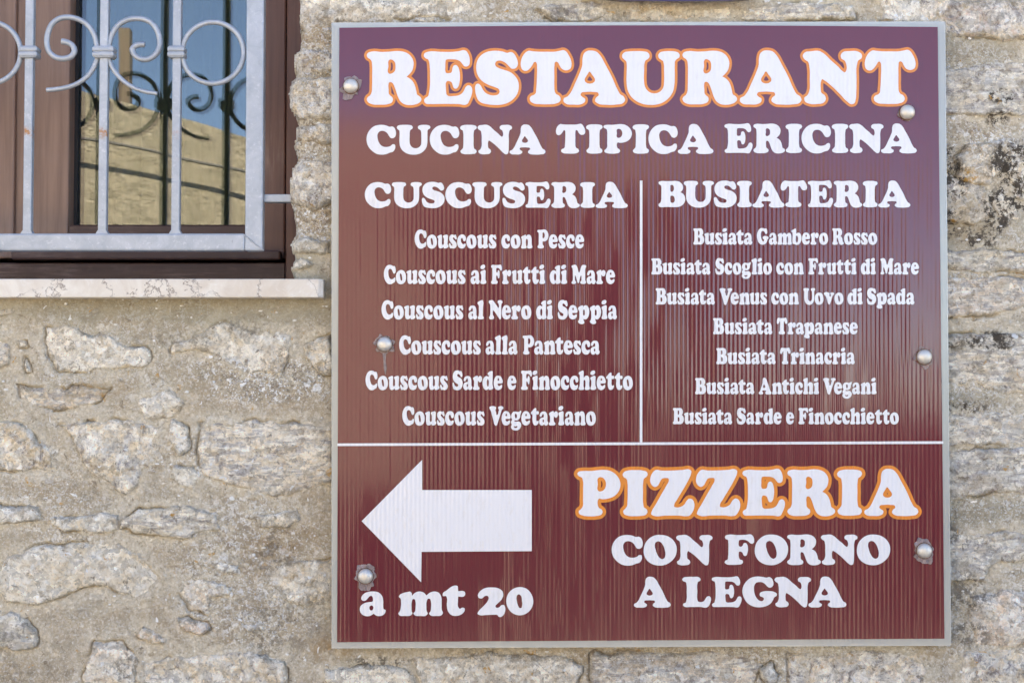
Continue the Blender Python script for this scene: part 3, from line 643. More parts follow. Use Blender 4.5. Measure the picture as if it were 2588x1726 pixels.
# sill ------------------------------------------------------------------------
def marble_mat():
    m, nt_, b, out = new_mat("veined_cream_marble"); q = NT(nt_); P = q.pos()
    c = q.mix(q.ramp(q.noise(P, 14, 6, .65, 1.2), [(0.35, 0), (0.65, 1)]), (0.63, 0.54, 0.445), (0.76, 0.70, 0.61))
    c = q.mix(q.ramp(q.noise(P, 45, 6, .7, .8), [(0.56, 0), (0.7, .7)]), c, (0.80, 0.77, 0.73))
    wob = q.mix(0.09, q.pos(), q.noise(P, 22, 5, 0.65, color=True))
    ed = q.n("ShaderNodeTexVoronoi", feature='DISTANCE_TO_EDGE'); nt_.links.new(wob, ed.inputs["Vector"]); ed.inputs["Scale"].default_value = 13
    v = q.math('MULTIPLY', q.ramp(ed.outputs[0], [(0.0, 1), (0.014, .35), (0.03, 0)]), q.ramp(q.noise(P, 9, 3), [(0.44, 0), (0.52, 1)]))
    c = q.mix(v, c, (0.24, 0.19, 0.16))
    nt_.links.new(c, b.inputs["Base Color"]); b.inputs["Roughness"].default_value = 0.42
    nt_.links.new(q.bump(q.noise(P, 90, 5), 0.0006), b.inputs["Normal"]); return m
M['marble'] = marble_mat()
YS = -0.036
sx1, sz1, sz0 = wx(806, YS), wz(705, YS), wz(752, YS)
bm = bmesh.new()
outl = [(wx(-860, YS), YS), (sx1, YS), (sx1+.007, YS+.009), (sx1+.006, .19), (wx(-860, YS), .19)]
lo = [bm.verts.new((x, y, sz0)) for x, y in outl]; hi = [bm.verts.new((x, y, sz1)) for x, y in outl]
bm.faces.new(lo[::-1]); bm.faces.new(hi)
for i in range(5): bm.faces.new((lo[i], lo[(i+1) % 5], hi[(i+1) % 5], hi[i]))
bmesh.ops.recalc_face_normals(bm, faces=bm.faces)
bmesh.ops.bevel(bm, geom=[e for e in bm.edges], offset=.0016, segments=2, affect='EDGES', profile=.5)
sill = from_bm("window_sill", bm, M['marble']); 
tag(sill, "veined cream marble window sill under the metal grille", "window sill")

# grille ----------------------------------------------------------------------
def galv_mat():
    m, nt_, b, out = new_mat("galvanised_steel"); q = NT(nt_); P = q.pos()
    c = q.mix(q.ramp(q.noise(P, 25, 6, .7, .8), [(0.35, 0), (0.65, 1)]), (0.34, 0.37, 0.405), (0.45, 0.475, 0.51))
    c = q.mix(q.ramp(q.noise(P, 130, 5, .7), [(0.56, 0), (0.72, .6)]), c, (0.66, 0.67, 0.69))
    c = q.mix(q.ramp(q.noise(q.pos(loc=(4,4,4)), 90, 4, .6, .8), [(0.68, 0), (0.76, .8)]), c, (0.20, 0.21, 0.225))
    # rust bleeding from the welds half way up the bars
    geo = q.n("ShaderNodeNewGeometry"); sp = q.n("ShaderNodeSeparateXYZ"); nt_.links.new(geo.outputs["Position"], sp.inputs[0])
    dz = q.math('ABSOLUTE', q.math('SUBTRACT', sp.outputs[2], W(261, 336, .02)[2]))
    rb = q.math('MULTIPLY', q.ramp(q.math('MULTIPLY', dz, 60), [(0.25, 1), (0.75, 0)]), q.ramp(q.noise(P, 120, 5, .7), [(0.44, 0), (0.60, 1)]))
    lft = q.ramp(q.math('ADD', q.math('MULTIPLY', sp.outputs[0], -4), -2.0), [(0.1, 0), (0.4, 1)])
    c = q.mix(q.math('MULTIPLY', rb, lft), c, (0.42, 0.19, 0.07))
    nt_.links.new(c, b.inputs["Base Color"]); b.inputs["Metallic"].default_value = 0.35; b.inputs["Roughness"].default_value = 0.5
    nt_.links.new(q.bump(q.noise(P, 160, 5), 0.0005), b.inputs["Normal"]); return m
M['galv'] = galv_mat()
YB = 0.018
gr = thing("window_grille", (W(-25, 590, YB)[0], YB, W(-25, 633, YB)[2]), "galvanised steel window grille of square bars with rings and scrolls", "grille")
ZGT = ZLINT - .06
fx0, fx1 = wx(-716, YB), wx(620, YB)
fw = .0292
fz0, fz1 = wz(634, YB), wz(590, YB)
def gbox(name, x0, x1, y0, y1, z0, z1, bev=.0018, parent=gr): return box(name, x0, x1, y0, y1, z0, z1, M['galv'], parent, bev, 2)
gbox("frame_member", fx1, fx1+fw, YB, YB+.022, fz0, ZGT, .003)
gbox("frame_member", fx0-fw, fx0, YB, YB+.022, fz0, ZGT, .003)
gbox("frame_member", fx0, fx1, YB+.0004, YB+.0216, fz0+.0002, fz1, .003)
gbox("frame_member", fx0, fx1, YB+.0004, YB+.0216, ZGT-.03, ZGT-.0003, .003)
bs = .0136
bars_px = [(258, 'scroll'), (443, 'plain'), (68, 'plain'), (-118, 'plain'), (-308, 'scroll'), (-493, 'plain')]
bar_x = {}
for px, kind in bars_px:
    x = wx(px, YB); bar_x[px] = x
    bm = bmesh.new(); add_box(bm, x-bs/2, x+bs/2, YB+.003, YB+.003+bs, fz1+.001, ZGT-.031, .0012, 1)
    # weld fillet at the foot
    r = [bm.verts.new((x + sx*(bs/2+.0035), YB+.0025+ sy*.0145, fz1-.0005)) for sx, sy in ((-1,0),(1,0),(1,1),(-1,1))]
    r2 = [bm.verts.new((x + sx*(bs/2+.0003), YB+.0027+ sy*.0141, fz1+.005)) for sx, sy in ((-1,0),(1,0),(1,1),(-1,1))]
    for i in range(4): bm.faces.new((r[i], r[(i+1)%4], r2[(i+1)%4], r2[i]))
    from_bm("bar", bm, M['galv'], gr)
Zs = 2.063
YC = YB + .003 + bs/2
def gp(x, y): return W(x / Zs, y / Zs, YC)
def tube_path(pts, r0, r1, name, mirror_about=None, dx=0.0, n_=8, flat=1.0):
    sp_ = spline(pts, n=n_, closed=False); P3 = [gp(a[0], a[1]) for a in sp_]
    if mirror_about is not None: P3 = [(2*mirror_about - p[0], p[1], p[2]) for p in P3]
    P3 = [(p[0]+dx, p[1], p[2]) for p in P3]
    n = len(P3); rad = [r0 + (r1-r0)*i/(n-1) for i in range(n)]
    bm = bmesh.new(); add_tube(bm, P3, rad, 10, flat); from_bm(name, bm, M['galv'], gr, True)
SCR = [
 [(512,262),(505,235),(492,185),(460,135),(412,104),(360,92),(310,99),(271,128),(250,175),(245,228),(257,272),(292,301),(338,307),(374,294),(388,268),(378,240),(350,223),(322,217)],
 [(512,292),(503,320),(488,355),(455,400),(405,436),(335,460),(243,471)],
 [(562,262),(568,235),(582,185),(618,132),(668,104),(720,98),(772,110),(810,145),(830,195),(832,240),(813,283),(775,309),(730,308),(699,285),(690,258),(708,240),(755,233)],
 [(562,292),(572,325),(592,365),(640,420),(700,460),(765,481),(820,489)]]
RR = .0044
for shift_bar in (258, -308):
    dx = bar_x[shift_bar] - bar_x[258]
    tube_path(SCR[0], RR, RR*1.15, "scroll", dx=dx); tube_path(SCR[1], RR, RR*.85, "scroll", dx=dx)
    tube_path(SCR[2], RR, RR*1.1, "scroll", dx=dx); tube_path(SCR[3], RR, RR*.75, "scroll", dx=dx)
def ring(cx, cy=277, r=161):
    bm = bmesh.new(); c = gp(cx, cy); rr = abs(gp(cx+r, cy)[0]-c[0]); n = 56; m = 10; V = []
    for i in range(n):
        a = 2*math.pi*i/n; V.append([bm.verts.new((c[0]+(rr+RR*math.cos(b))*math.cos(a), c[1]+RR*math.sin(b), c[2]+(rr+RR*math.cos(b))*math.sin(a))) for b in [2*math.pi*j/m for j in range(m)]])
    for i in range(n):
        for j in range(m): bm.faces.new((V[i][j], V[(i+1)%n][j], V[(i+1)%n][(j+1)%m], V[i][(j+1)%m]))
    from_bm("ring", bm, M['galv'], gr, True)
for cxr in (1110, -53, -1220): ring(cxr)
bmw = bmesh.new(); rw = random.Random(3)
for k in range(14):                                 # ground-down mitre weld in the lower right corner
    t = k/13; add_tube(bmw, [(fx1-.002+t*(fw+.001), YB-.0003, fz1-.002-t*(fz1-fz0-.004)), (fx1+t*(fw+.001)+.0012, YB-.0006-rw.uniform(0, .0004), fz1-.0035-t*(fz1-fz0-.004))], rw.uniform(.0008, .0014), 6)
from_bm("weld_bead", bmw, M['galv'], gr, True)
def collar(x, wide):
    bm = bmesh.new(); zc = gp(500, 278)[2]
    for dz in (-.0042, .0042):
        add_box(bm, x-wide/2, x+wide/2, YB-.0035, YB+.003+bs+.004, zc+dz-.0040, zc+dz+.0040, .0022, 2)
    add_box(bm, x-wide/2+.002, x+wide/2-.002, YB-.0015, YB+.003+bs+.002, zc-.0098, zc+.0098, .001, 1)
    from_bm("collar", bm, M['galv'], gr)
for px, wd in ((258, .036), (443, .0285), (68, .031), (-118, .030), (-308, .036), (-493, .0285)): collar(bar_x[px], wd)
gbox("wall_bracket", fx1+fw-.0005, wx(760, YB+.012), YB+.012, YB+.032, wz(511, YB+.012), wz(491, YB+.012), .0015)
gbox("wall_bracket", wx(-850, YB+.012), fx0-fw+.0005, YB+.012, YB+.032, wz(511, YB+.012), wz(491, YB+.012), .0015)
# ================================================================== LETTERING
# outlines traced with (x, y) in picture units, y down: glyph = (x origin, baseline, cap height, width factor, loops)
G = {}
def glyph(ch, x0, base, cap, loops, cond=False, corners=None):
    corners = corners or [()]*len(loops); L = []
    for lp, cs in zip(loops, corners):
        ci = [i for i, p in enumerate(lp) if p in cs]
        q_ = spline(lp, ci, n=4); q_ = np.stack([(q_[:,0]-x0)/cap/(0.605 if cond else 1), (base-q_[:,1])/cap], 1)
        L.append(q_)
    xm = min(l[:,0].min() for l in L)
    for l in L: l[:,0] -= xm
    G[ch] = L
glyph('R',130,1203,1030,[[(230,168),(440,176),(600,170),(740,158),(860,168),(960,205),(1040,280),(1078,370),(1078,450),(1050,545),(1000,610),(940,665),(1010,705),(1070,765),(1110,850),(1135,950),(1155,1020),(1205,1052),(1235,1090),(1235,1130),(1190,1180),(1110,1212),(1010,1224),(900,1208),(820,1155),(765,1060),(730,960),(690,850),(660,795),(620,770),(585,778),(572,820),(575,920),(585,1010),(612,1040),(650,1070),(662,1120),(640,1170),(570,1202),(400,1215),(240,1205),(160,1165),(133,1110),(160,1060),(200,1030),(228,980),(240,850),(243,650),(240,430),(228,355),(200,318),(150,285),(133,245),(155,195)],
 [(600,325),(650,332),(700,375),(715,460),(700,550),(650,595),(590,605),(566,585),(570,460),(577,345)]],corners=[((940,665),),()])
glyph('E',1262,1195,1025,[[(1340,172),(1600,172),(1850,172),(1970,158),(2070,140),(2110,155),(2150,205),(2180,290),(2185,370),(2170,430),(2130,458),(2080,455),(2045,420),(2000,365),(1930,328),(1820,318),(1740,318),(1705,330),(1695,370),(1693,460),(1695,560),(1710,585),(1770,590),(1810,580),(1828,545),(1840,480),(1865,440),(1905,430),(1945,460),(1975,540),(1988,650),(1980,760),(1955,850),(1920,890),(1885,893),(1855,865),(1838,810),(1815,765),(1770,745),(1725,748),(1705,780),(1703,870),(1710,960),(1720,1010),(1750,1035),(1850,1040),(1960,1025),(2030,985),(2075,920),(2110,855),(2150,830),(2195,838),(2228,880),(2235,950),(2215,1040),(2175,1130),(2140,1192),(2100,1210),(1980,1198),(1800,1193),(1600,1193),(1400,1195),(1300,1185),(1270,1150),(1268,1105),(1300,1070),(1342,1045),(1362,980),(1382,850),(1385,650),(1380,480),(1362,355),(1345,320),(1300,300),(1262,260),(1270,205)]])
glyph('S',85,1190,1032,[[(530,140),(640,155),(740,182),(800,165),(850,180),(900,240),(940,330),(948,410),(920,470),(870,495),(820,490),(780,455),(720,395),(650,350),(580,332),(520,345),(488,390),(500,440),(560,480),(680,520),(800,565),(890,640),(950,730),(968,850),(940,980),(860,1090),(740,1170),(600,1205),(480,1210),(330,1195),(200,1160),(150,1120),(110,1040),(85,930),(85,840),(105,800),(145,790),(185,815),(230,890),(280,960),(360,1005),(470,1022),(550,1000),(580,945),(560,895),(490,860),(350,810),(230,740),(150,650),(110,540),(105,430),(140,310),(220,215),(330,160),(430,142)]])
glyph('T',995,1190,1032,[[(1160,140),(1220,148),(1330,158),(1520,160),(1700,158),(1790,142),(1870,130),(1910,150),(1970,230),(2015,330),(2025,430),(2005,490),(1950,522),(1880,522),(1825,490),(1785,430),(1750,370),(1715,355),(1690,370),(1680,430),(1678,650),(1678,850),(1685,940),(1710,990),(1770,1025),(1800,1065),(1805,1110),(1780,1150),(1700,1185),(1560,1197),(1400,1195),(1250,1175),(1190,1130),(1182,1070),(1215,1030),(1270,1008),(1300,975),(1310,900),(1325,650),(1328,470),(1320,390),(1300,362),(1270,365),(1240,410),(1190,480),(1130,530),(1070,535),(1020,500),(998,440),(1000,350),(1040,240),(1100,170)]])
glyph('U',122,1168,1032,[[(250,135),(400,128),(550,133),(640,155),(672,200),(670,250),(640,285),(595,312),(577,360),(568,500),(565,720),(580,820),(620,890),(680,940),(770,963),(860,945),(930,890),(965,820),(972,740),(972,500),(965,370),(950,325),(910,295),(865,260),(855,205),(890,155),(960,135),(1080,128),(1190,135),(1260,160),(1288,205),(1280,250),(1230,285),(1197,320),(1188,400),(1188,600),(1180,800),(1150,930),(1070,1050),(950,1140),(830,1180),(700,1190),(560,1175),(420,1120),(300,1020),(235,900),(212,760),(212,550),(215,400),(203,330),(160,290),(125,250),(128,190),(170,150)]])
glyph('A',72,552,448,[[(320,95),(360,103),(400,140),(440,210),(500,320),(550,430),(575,470),(605,490),(617,520),(600,545),(540,558),(450,560),(380,550),(352,525),(362,498),(385,478),(380,458),(340,450),(270,450),(232,457),(225,475),(240,492),(265,510),(262,535),(235,553),(160,558),(100,552),(75,530),(78,505),(110,488),(135,460),(175,380),(220,280),(240,220),(243,160),(255,120),(285,98)],
 [(303,275),(325,300),(352,352),(345,365),(268,365),(262,355),(285,300)]])
glyph('L',782,552,450,[[(860,98),(940,97),(1020,103),(1045,130),(1040,155),(1010,172),(1000,200),(1000,320),(1000,440),(1010,468),(1050,478),(1090,465),(1115,430),(1140,395),(1170,390),(1192,410),(1195,450),(1180,500),(1150,550),(1130,560),(1050,552),(900,552),(820,550),(795,530),(797,505),(830,487),(843,450),(847,320),(845,220),(835,180),(795,160),(782,140),(800,110)]])
glyph('G',1655,550,450,[[(1890,90),(1950,97),(2005,107),(2045,98),(2075,115),(2100,165),(2103,215),(2080,250),(2045,258),(2015,240),(1985,205),(1945,178),(1900,173),(1855,185),(1830,225),(1825,290),(1840,370),(1870,425),(1910,458),(1945,460),(1965,440),(1965,415),(1945,400),(1915,388),(1905,360),(1920,330),(1960,315),(2040,310),(2120,325),(2152,350),(2150,380),(2115,405),(2100,440),(2060,500),(1990,540),(1900,555),(1810,540),(1730,490),(1680,410),(1657,320),(1670,240),(1710,170),(1780,110),(1840,93)]])
glyph('C',50,708,574,[[(350,130),(420,140),(500,168),(545,163),(580,180),(612,240),(620,310),(600,370),(560,395),(515,388),(485,350),(450,295),(400,258),(345,248),(290,270),(262,320),(262,390),(285,470),(330,535),(390,565),(450,567),(510,550),(560,513),(595,520),(607,565),(590,625),(560,662),(500,680),(430,710),(350,720),(250,705),(150,640),(80,550),(50,440),(60,330),(120,220),(200,155),(270,135)]])
glyph('I',1913,710,578,[[(1990,132),(2080,128),(2170,133),(2228,155),(2237,185),(2220,215),(2190,237),(2180,280),(2177,420),(2180,560),(2190,602),(2225,628),(2235,660),(2215,695),(2150,710),(2070,714),(1980,708),(1930,685),(1920,650),(1945,620),(1968,590),(1975,530),(1978,400),(1975,290),(1963,240),(1925,215),(1913,185),(1935,150)]])
glyph('B',165,983,768,[[(230,218),(400,218),(550,215),(680,213),(770,235),(835,290),(868,350),(872,430),(850,490),(800,545),(870,585),(915,645),(940,730),(930,820),(880,900),(800,960),(720,980),(550,980),(400,978),(250,985),(190,970),(165,930),(172,888),(215,855),(235,800),(245,650),(248,500),(245,380),(230,338),(185,310),(165,275),(180,235)],
 [(545,325),(590,345),(610,410),(600,490),(560,533),(520,525),(507,480),(508,400),(512,340)],[(550,645),(605,665),(632,730),(630,810),(600,850),(555,857),(520,840),(507,780),(505,700),(515,655)]],corners=[((800,545),),(),()])
glyph('P',50,728,624,[[(110,112),(250,110),(340,100),(420,95),(510,110),(590,160),(640,230),(655,300),(630,390),(570,455),(480,490),(400,498),(350,493),(337,520),(338,580),(352,615),(390,640),(405,675),(385,710),(320,728),(220,733),(130,722),(75,695),(72,660),(100,635),(125,600),(130,500),(132,350),(130,250),(115,203),(70,180),(50,150),(70,120)],
 [(360,197),(410,205),(445,250),(452,300),(435,355),(395,388),(355,390),(337,375),(337,290),(340,210)]])
glyph('Z',1045,722,622,[[(1120,95),(1200,103),(1350,103),(1500,95),(1590,88),(1618,110),(1615,150),(1580,230),(1500,370),(1420,500),(1380,570),(1380,598),(1410,608),(1470,600),(1520,570),(1555,515),(1590,488),(1630,498),(1660,550),(1660,610),(1630,680),(1595,720),(1560,728),(1450,720),(1250,720),(1090,720),(1058,700),(1065,665),(1120,570),(1200,430),(1270,310),(1305,240),(1300,212),(1260,205),(1210,215),(1180,260),(1150,310),(1110,328),(1070,305),(1045,255),(1050,190),(1080,130)]])
glyph('O',548,562,492,[[(810,65),(920,85),(1010,150),(1060,240),(1068,330),(1040,430),(970,510),(880,560),(780,570),(680,545),(600,485),(555,400),(548,300),(575,200),(640,120),(720,75)],[(775,170),(815,185),(850,230),(880,310),(890,390),(875,445),(840,465),(800,445),(765,395),(735,310),(722,240),(735,190)]])
glyph('N',1087,562,492,[[(1160,70),(1250,68),(1290,90),(1360,155),(1430,215),(1470,255),(1495,268),(1508,250),(1508,190),(1495,160),(1460,135),(1455,105),(1475,78),(1540,68),(1620,72),(1658,100),(1655,135),(1625,155),(1610,200),(1607,330),(1605,450),(1600,520),(1585,560),(1555,567),(1520,545),(1450,475),(1360,390),(1300,345),(1275,332),(1262,360),(1260,410),(1268,460),(1300,485),(1310,520),(1290,552),(1230,565),(1150,562),(1108,540),(1103,505),(1130,485),(1148,450),(1155,330),(1152,220),(1140,170),(1100,140),(1087,110),(1110,78)]])
glyph('F',1853,563,494,[[(1900,68),(2050,72),(2180,68),(2270,65),(2295,90),(2315,150),(2308,200),(2280,217),(2250,205),(2220,175),(2180,155),(2110,150),(2080,158),(2072,190),(2072,240),(2085,262),(2115,263),(2135,245),(2150,210),(2180,202),(2205,230),(2218,300),(2208,370),(2190,412),(2168,420),(2145,400),(2130,365),(2100,345),(2078,348),(2072,380),(2075,440),(2090,475),(2130,492),(2140,520),(2120,550),(2060,562),(1960,565),(1880,555),(1850,525),(1865,495),(1895,480),(1905,430),(1910,310),(1908,200),(1900,150),(1865,135),(1855,105),(1870,78)]])
glyph('M',845,750,655,[[(900,97),(990,95),(1020,130),(1060,240),(1090,350),(1100,362),(1115,340),(1150,230),(1180,140),(1210,100),(1280,93),(1330,110),(1342,150),(1325,190),(1312,230),(1308,400),(1308,560),(1312,630),(1335,670),(1335,715),(1300,745),(1230,750),(1165,740),(1140,705),(1150,670),(1175,640),(1180,560),(1175,470),(1165,455),(1150,480),(1115,610),(1090,710),(1070,730),(1050,700),(1020,590),(985,480),(968,450),(960,480),(958,580),(965,640),(995,675),(995,715),(970,745),(920,750),(865,742),(845,710),(855,675),(880,645),(890,580),(890,420),(885,270),(875,210),(848,170),(850,125)]],True,[((1100,362),(1165,455),(968,450))])
glyph('V',135,440,400,[[(170,40),(240,42),(272,60),(270,95),(262,120),(275,170),(290,225),(300,222),(325,150),(335,115),(318,85),(322,55),(355,40),(400,42),(427,65),(420,95),(395,115),(380,160),(340,290),(305,400),(285,445),(265,450),(245,430),(220,340),(185,210),(165,140),(150,110),(135,80),(145,52)]],True)
glyph('a',48,434,430,[[(225,122),(290,135),(335,180),(350,240),(350,310),(357,350),(380,362),(378,390),(350,425),(300,440),(255,430),(228,408),(190,432),(130,440),(75,415),(48,360),(60,310),(110,272),(180,258),(212,252),(218,215),(205,182),(185,178),(160,200),(125,238),(90,243),(68,220),(80,175),(120,140),(170,125)],[(200,302),(220,315),(222,345),(205,367),(185,365),(172,340),(180,310)]],corners=[((228,408),),()])
glyph('m',545,434,430,[[(600,145),(660,130),(700,125),(718,145),(722,178),(760,140),(820,122),(870,135),(910,173),(950,140),(1010,122),(1070,140),(1100,190),(1105,280),(1108,360),(1122,400),(1100,430),(1030,437),(965,432),(942,405),(960,380),(968,330),(966,250),(955,218),(930,215),(912,250),(908,320),(912,375),(925,405),(905,432),(830,437),(760,430),(740,405),(760,380),(768,320),(768,260),(755,222),(735,220),(718,260),(715,320),(718,375),(727,405),(705,430),(630,437),(560,430),(545,405),(565,375),(578,320),(580,250),(575,215),(552,190),(565,165)]],corners=[((722,178),(910,173))])
glyph('t',1125,434,430,[[(1290,45),(1316,52),(1322,90),(1325,118),(1395,118),(1410,128),(1410,175),(1395,187),(1325,187),(1322,250),(1325,320),(1345,345),(1380,330),(1408,340),(1408,370),(1370,415),(1300,437),(1235,425),(1190,370),(1178,300),(1178,200),(1168,182),(1130,182),(1125,150),(1180,105),(1240,60)]],corners=[((1325,118),(1325,187))])
glyph('2',1568,434,430,[[(1750,70),(1830,80),(1885,120),(1895,170),(1870,230),(1820,280),(1795,310),(1805,330),(1840,328),(1870,300),(1900,295),(1920,330),(1918,380),(1890,435),(1860,452),(1835,445),(1820,425),(1780,422),(1680,425),(1590,425),(1568,410),(1580,380),(1650,305),(1700,240),(1710,200),(1695,178),(1665,180),(1620,212),(1585,205),(1572,170),(1600,120),(1660,80)]])
glyph('0',1945,434,430,[[(2120,65),(2200,85),(2260,150),(2288,240),(2270,330),(2210,400),(2120,430),(2030,405),(1970,340),(1945,250),(1965,160),(2030,90)],[(2105,158),(2130,175),(2145,240),(2148,300),(2135,335),(2115,335),(2095,305),(2080,250),(2075,200),(2085,168)]])
glyph('o',420,638,528,[[(565,250),(630,275),(675,350),(690,440),(680,540),(630,620),(550,648),(480,625),(435,550),(420,450),(435,350),(490,275)],[(545,345),(568,370),(582,430),(588,500),(582,540),(565,548),(548,530),(535,470),(525,400),(530,355)]],True)
glyph('u',702,638,528,[[(720,290),(760,268),(820,255),(832,270),(835,330),(832,450),(835,520),(855,545),(880,520),(885,440),(880,350),(862,315),(865,285),(900,265),(970,253),(988,270),(990,350),(985,450),(985,530),(1005,560),(1005,590),(975,625),(915,642),(888,638),(880,600),(850,625),(800,642),(755,620),(735,560),(730,450),(728,350),(705,315)]],True,[((880,600),)])
glyph('s',1025,638,528,[[(1110,248),(1160,262),(1200,252),(1215,290),(1227,340),(1222,380),(1205,388),(1185,370),(1165,340),(1140,330),(1125,350),(1135,380),(1180,430),(1220,490),(1228,550),(1205,615),(1155,645),(1090,635),(1060,640),(1040,605),(1025,550),(1030,500),(1048,492),(1065,520),(1090,560),(1110,560),(1115,535),(1090,500),(1050,440),(1030,370),(1045,290),(1075,255)]],True)
glyph('c',1245,638,528,[[(1375,245),(1430,260),(1470,310),(1478,370),(1465,420),(1435,440),(1408,420),(1395,370),(1375,342),(1350,360),(1343,410),(1355,470),(1390,515),(1425,520),(1455,500),(1470,520),(1465,570),(1430,625),(1370,645),(1300,620),(1255,540),(1245,440),(1262,340),(1310,270)]],True)
glyph('n',722,550,462,[[(740,258),(790,228),(830,215),(838,235),(842,258),(870,220),(910,210),(950,235),(970,290),(975,380),(978,460),(992,510),(985,540),(940,553),(890,550),(865,520),(878,480),(885,420),(882,350),(868,318),(850,318),(840,350),(838,440),(845,490),(855,520),(840,548),(790,555),(735,548),(722,520),(738,480),(745,420),(742,340),(738,305),(722,285)]],True,[((842,258),)])
glyph('e',1372,550,462,[[(1480,205),(1535,225),(1575,290),(1588,360),(1575,390),(1520,395),(1470,397),(1465,405),(1475,440),(1505,460),(1540,440),(1570,430),(1575,460),(1560,510),(1520,545),(1470,555),(1410,525),(1378,450),(1372,370),(1395,270),(1430,220)],[(1487,268),(1503,295),(1500,325),(1468,325),(1465,295)]],True,[((1470,397),),((1500,325),(1468,325))])
glyph('r',562,855,722,[[(575,410),(640,350),(740,325),(750,345),(758,395),(790,345),(830,325),(880,350),(905,430),(890,510),(850,565),(800,560),(770,525),(755,510),(750,560),(752,690),(770,735),(805,770),(805,820),(770,855),(680,860),(590,850),(562,810),(575,765),(600,730),(608,640),(605,520),(590,475),(572,440)]],True,[((758,395),)])
glyph('i',1950,855,722,[[(1960,390),(2030,345),(2120,322),(2140,345),(2143,450),(2140,600),(2145,700),(2170,760),(2165,820),(2120,850),(2050,858),(1975,845),(1952,800),(1965,755),(1982,700),(1988,600),(1982,500),(1955,440)],[(2080,120),(2125,150),(2130,210),(2090,270),(2020,293),(1965,270),(1955,220),(1980,160),(2030,130)]],True)
glyph('d',122,750,655,[[(300,180),(350,130),(430,105),(460,110),(465,180),(462,400),(462,600),(480,660),(480,700),(440,735),(370,752),(340,748),(328,705),(290,745),(240,757),(180,720),(135,620),(122,500),(145,380),(200,300),(255,275),(300,290),(330,305),(335,270),(325,240),(292,215)],[(300,380),(325,420),(335,500),(330,580),(315,630),(295,635),(275,600),(267,520),(272,430)]],True,[((328,705),(330,305)),()])
glyph('p',1008,694,610,[[(1010,330),(1070,275),(1150,248),(1170,260),(1180,295),(1220,250),(1270,245),(1325,300),(1357,400),(1355,520),(1320,630),(1260,695),(1210,700),(1180,680),(1178,720),(1200,770),(1200,820),(1150,850),(1080,845),(1020,805),(1008,760),(1030,725),(1045,670),(1048,540),(1040,430),(1020,390),(1005,360)],[(1192,378),(1215,410),(1222,480),(1218,550),(1195,580),(1170,560),(1165,480),(1172,400)]],True,[((1180,295),(1180,680)),()])
glyph('l',1435,710,550,[[(1450,210),(1510,175),(1580,155),(1595,180),(1595,350),(1590,540),(1592,620),(1615,655),(1610,695),(1560,712),(1500,712),(1450,695),(1443,660),(1465,620),(1475,560),(1475,400),(1472,310),(1450,275),(1432,245)]],True)
glyph('g',1140,710,550,[[(1270,312),(1340,325),(1380,315),(1410,290),(1428,295),(1425,350),(1405,410),(1400,470),(1370,530),(1310,570),(1240,572),(1235,590),(1270,605),(1360,600),(1415,640),(1430,710),(1405,790),(1340,850),(1260,860),(1180,835),(1140,780),(1145,720),(1165,690),(1142,650),(1148,590),(1172,550),(1150,500),(1145,430),(1170,360),(1210,320)],[(1275,375),(1300,400),(1308,450),(1295,500),(1275,512),(1258,480),(1250,420),(1258,385)],[(1215,735),(1265,745),(1320,732),(1322,755),(1285,787),(1240,780)]],True,[((1165,690),),(),()])
glyph('h',1230,438,392,[[(1235,85),(1270,60),(1325,42),(1332,60),(1332,140),(1335,195),(1365,155),(1405,145),(1440,175),(1450,230),(1447,310),(1450,370),(1460,400),(1450,430),(1410,440),(1365,435),(1355,410),(1368,370),(1370,300),(1365,250),(1350,232),(1337,245),(1332,300),(1332,370),(1342,405),(1335,432),(1290,440),(1240,432),(1230,405),(1245,375),(1255,320),(1255,200),(1250,130),(1232,110)]],True,[((1335,195),)])
glyph('b',738,345,300,[[(740,90),(775,65),(815,48),(820,65),(820,110),(822,145),(850,125),(880,130),(905,170),(912,230),(895,300),(860,345),(820,350),(790,335),(760,330),(757,300),(758,220),(757,130),(750,112),(738,105)],[(835,180),(850,210),(852,260),(842,300),(825,305),(815,280),(815,220),(820,185)]],True,[((822,145),),()])
glyph('v',1912,363,280,[[(1920,160),(1990,160),(2005,175),(2000,200),(2012,235),(2028,200),(2018,185),(2017,168),(2035,158),(2068,162),(2080,180),(2065,198),(2050,230),(2015,340),(2000,365),(1985,355),(1965,290),(1940,220),(1920,195),(1910,178)]],True,[((2012,235),)])

# spacing by the real gap between neighbouring outlines
NB = 60; BY = np.linspace(-0.35, 1.15, NB)
PROF = {}
for ch, loops in G.items():
    lo = np.full(NB, 9.0); hi = np.full(NB, -9.0)
    for l in loops:
        for a, b in zip(l, np.roll(l, -1, 0)):
            for s in np.linspace(0, 1, 4):
                p = a + (b-a)*s; k = int((p[1]+0.35)/1.5*NB)
                for kk in range(max(0, k-3), min(NB, k+4)):
                    lo[kk] = min(lo[kk], p[0]); hi[kk] = max(hi[kk], p[0])
    PROF[ch] = (lo, hi)
def layout(word, gap):
    xs_ = [0.0]
    for a, b in zip(word, word[1:]):
        ha = PROF[a][1]; lb = PROF[b][0]; ok = (ha > -5) & (lb < 5)
        need = np.max(np.where(ok, ha - lb, -9)) + gap
        wa = G[a][0][:,0].max() if a != 'i' else max(l[:,0].max() for l in G[a])
        xs_.append(xs_[-1] + max(need, wa*0.72))
    end = xs_[-1] + max(l[:,0].max() for l in G[word[-1]])
    return xs_, end
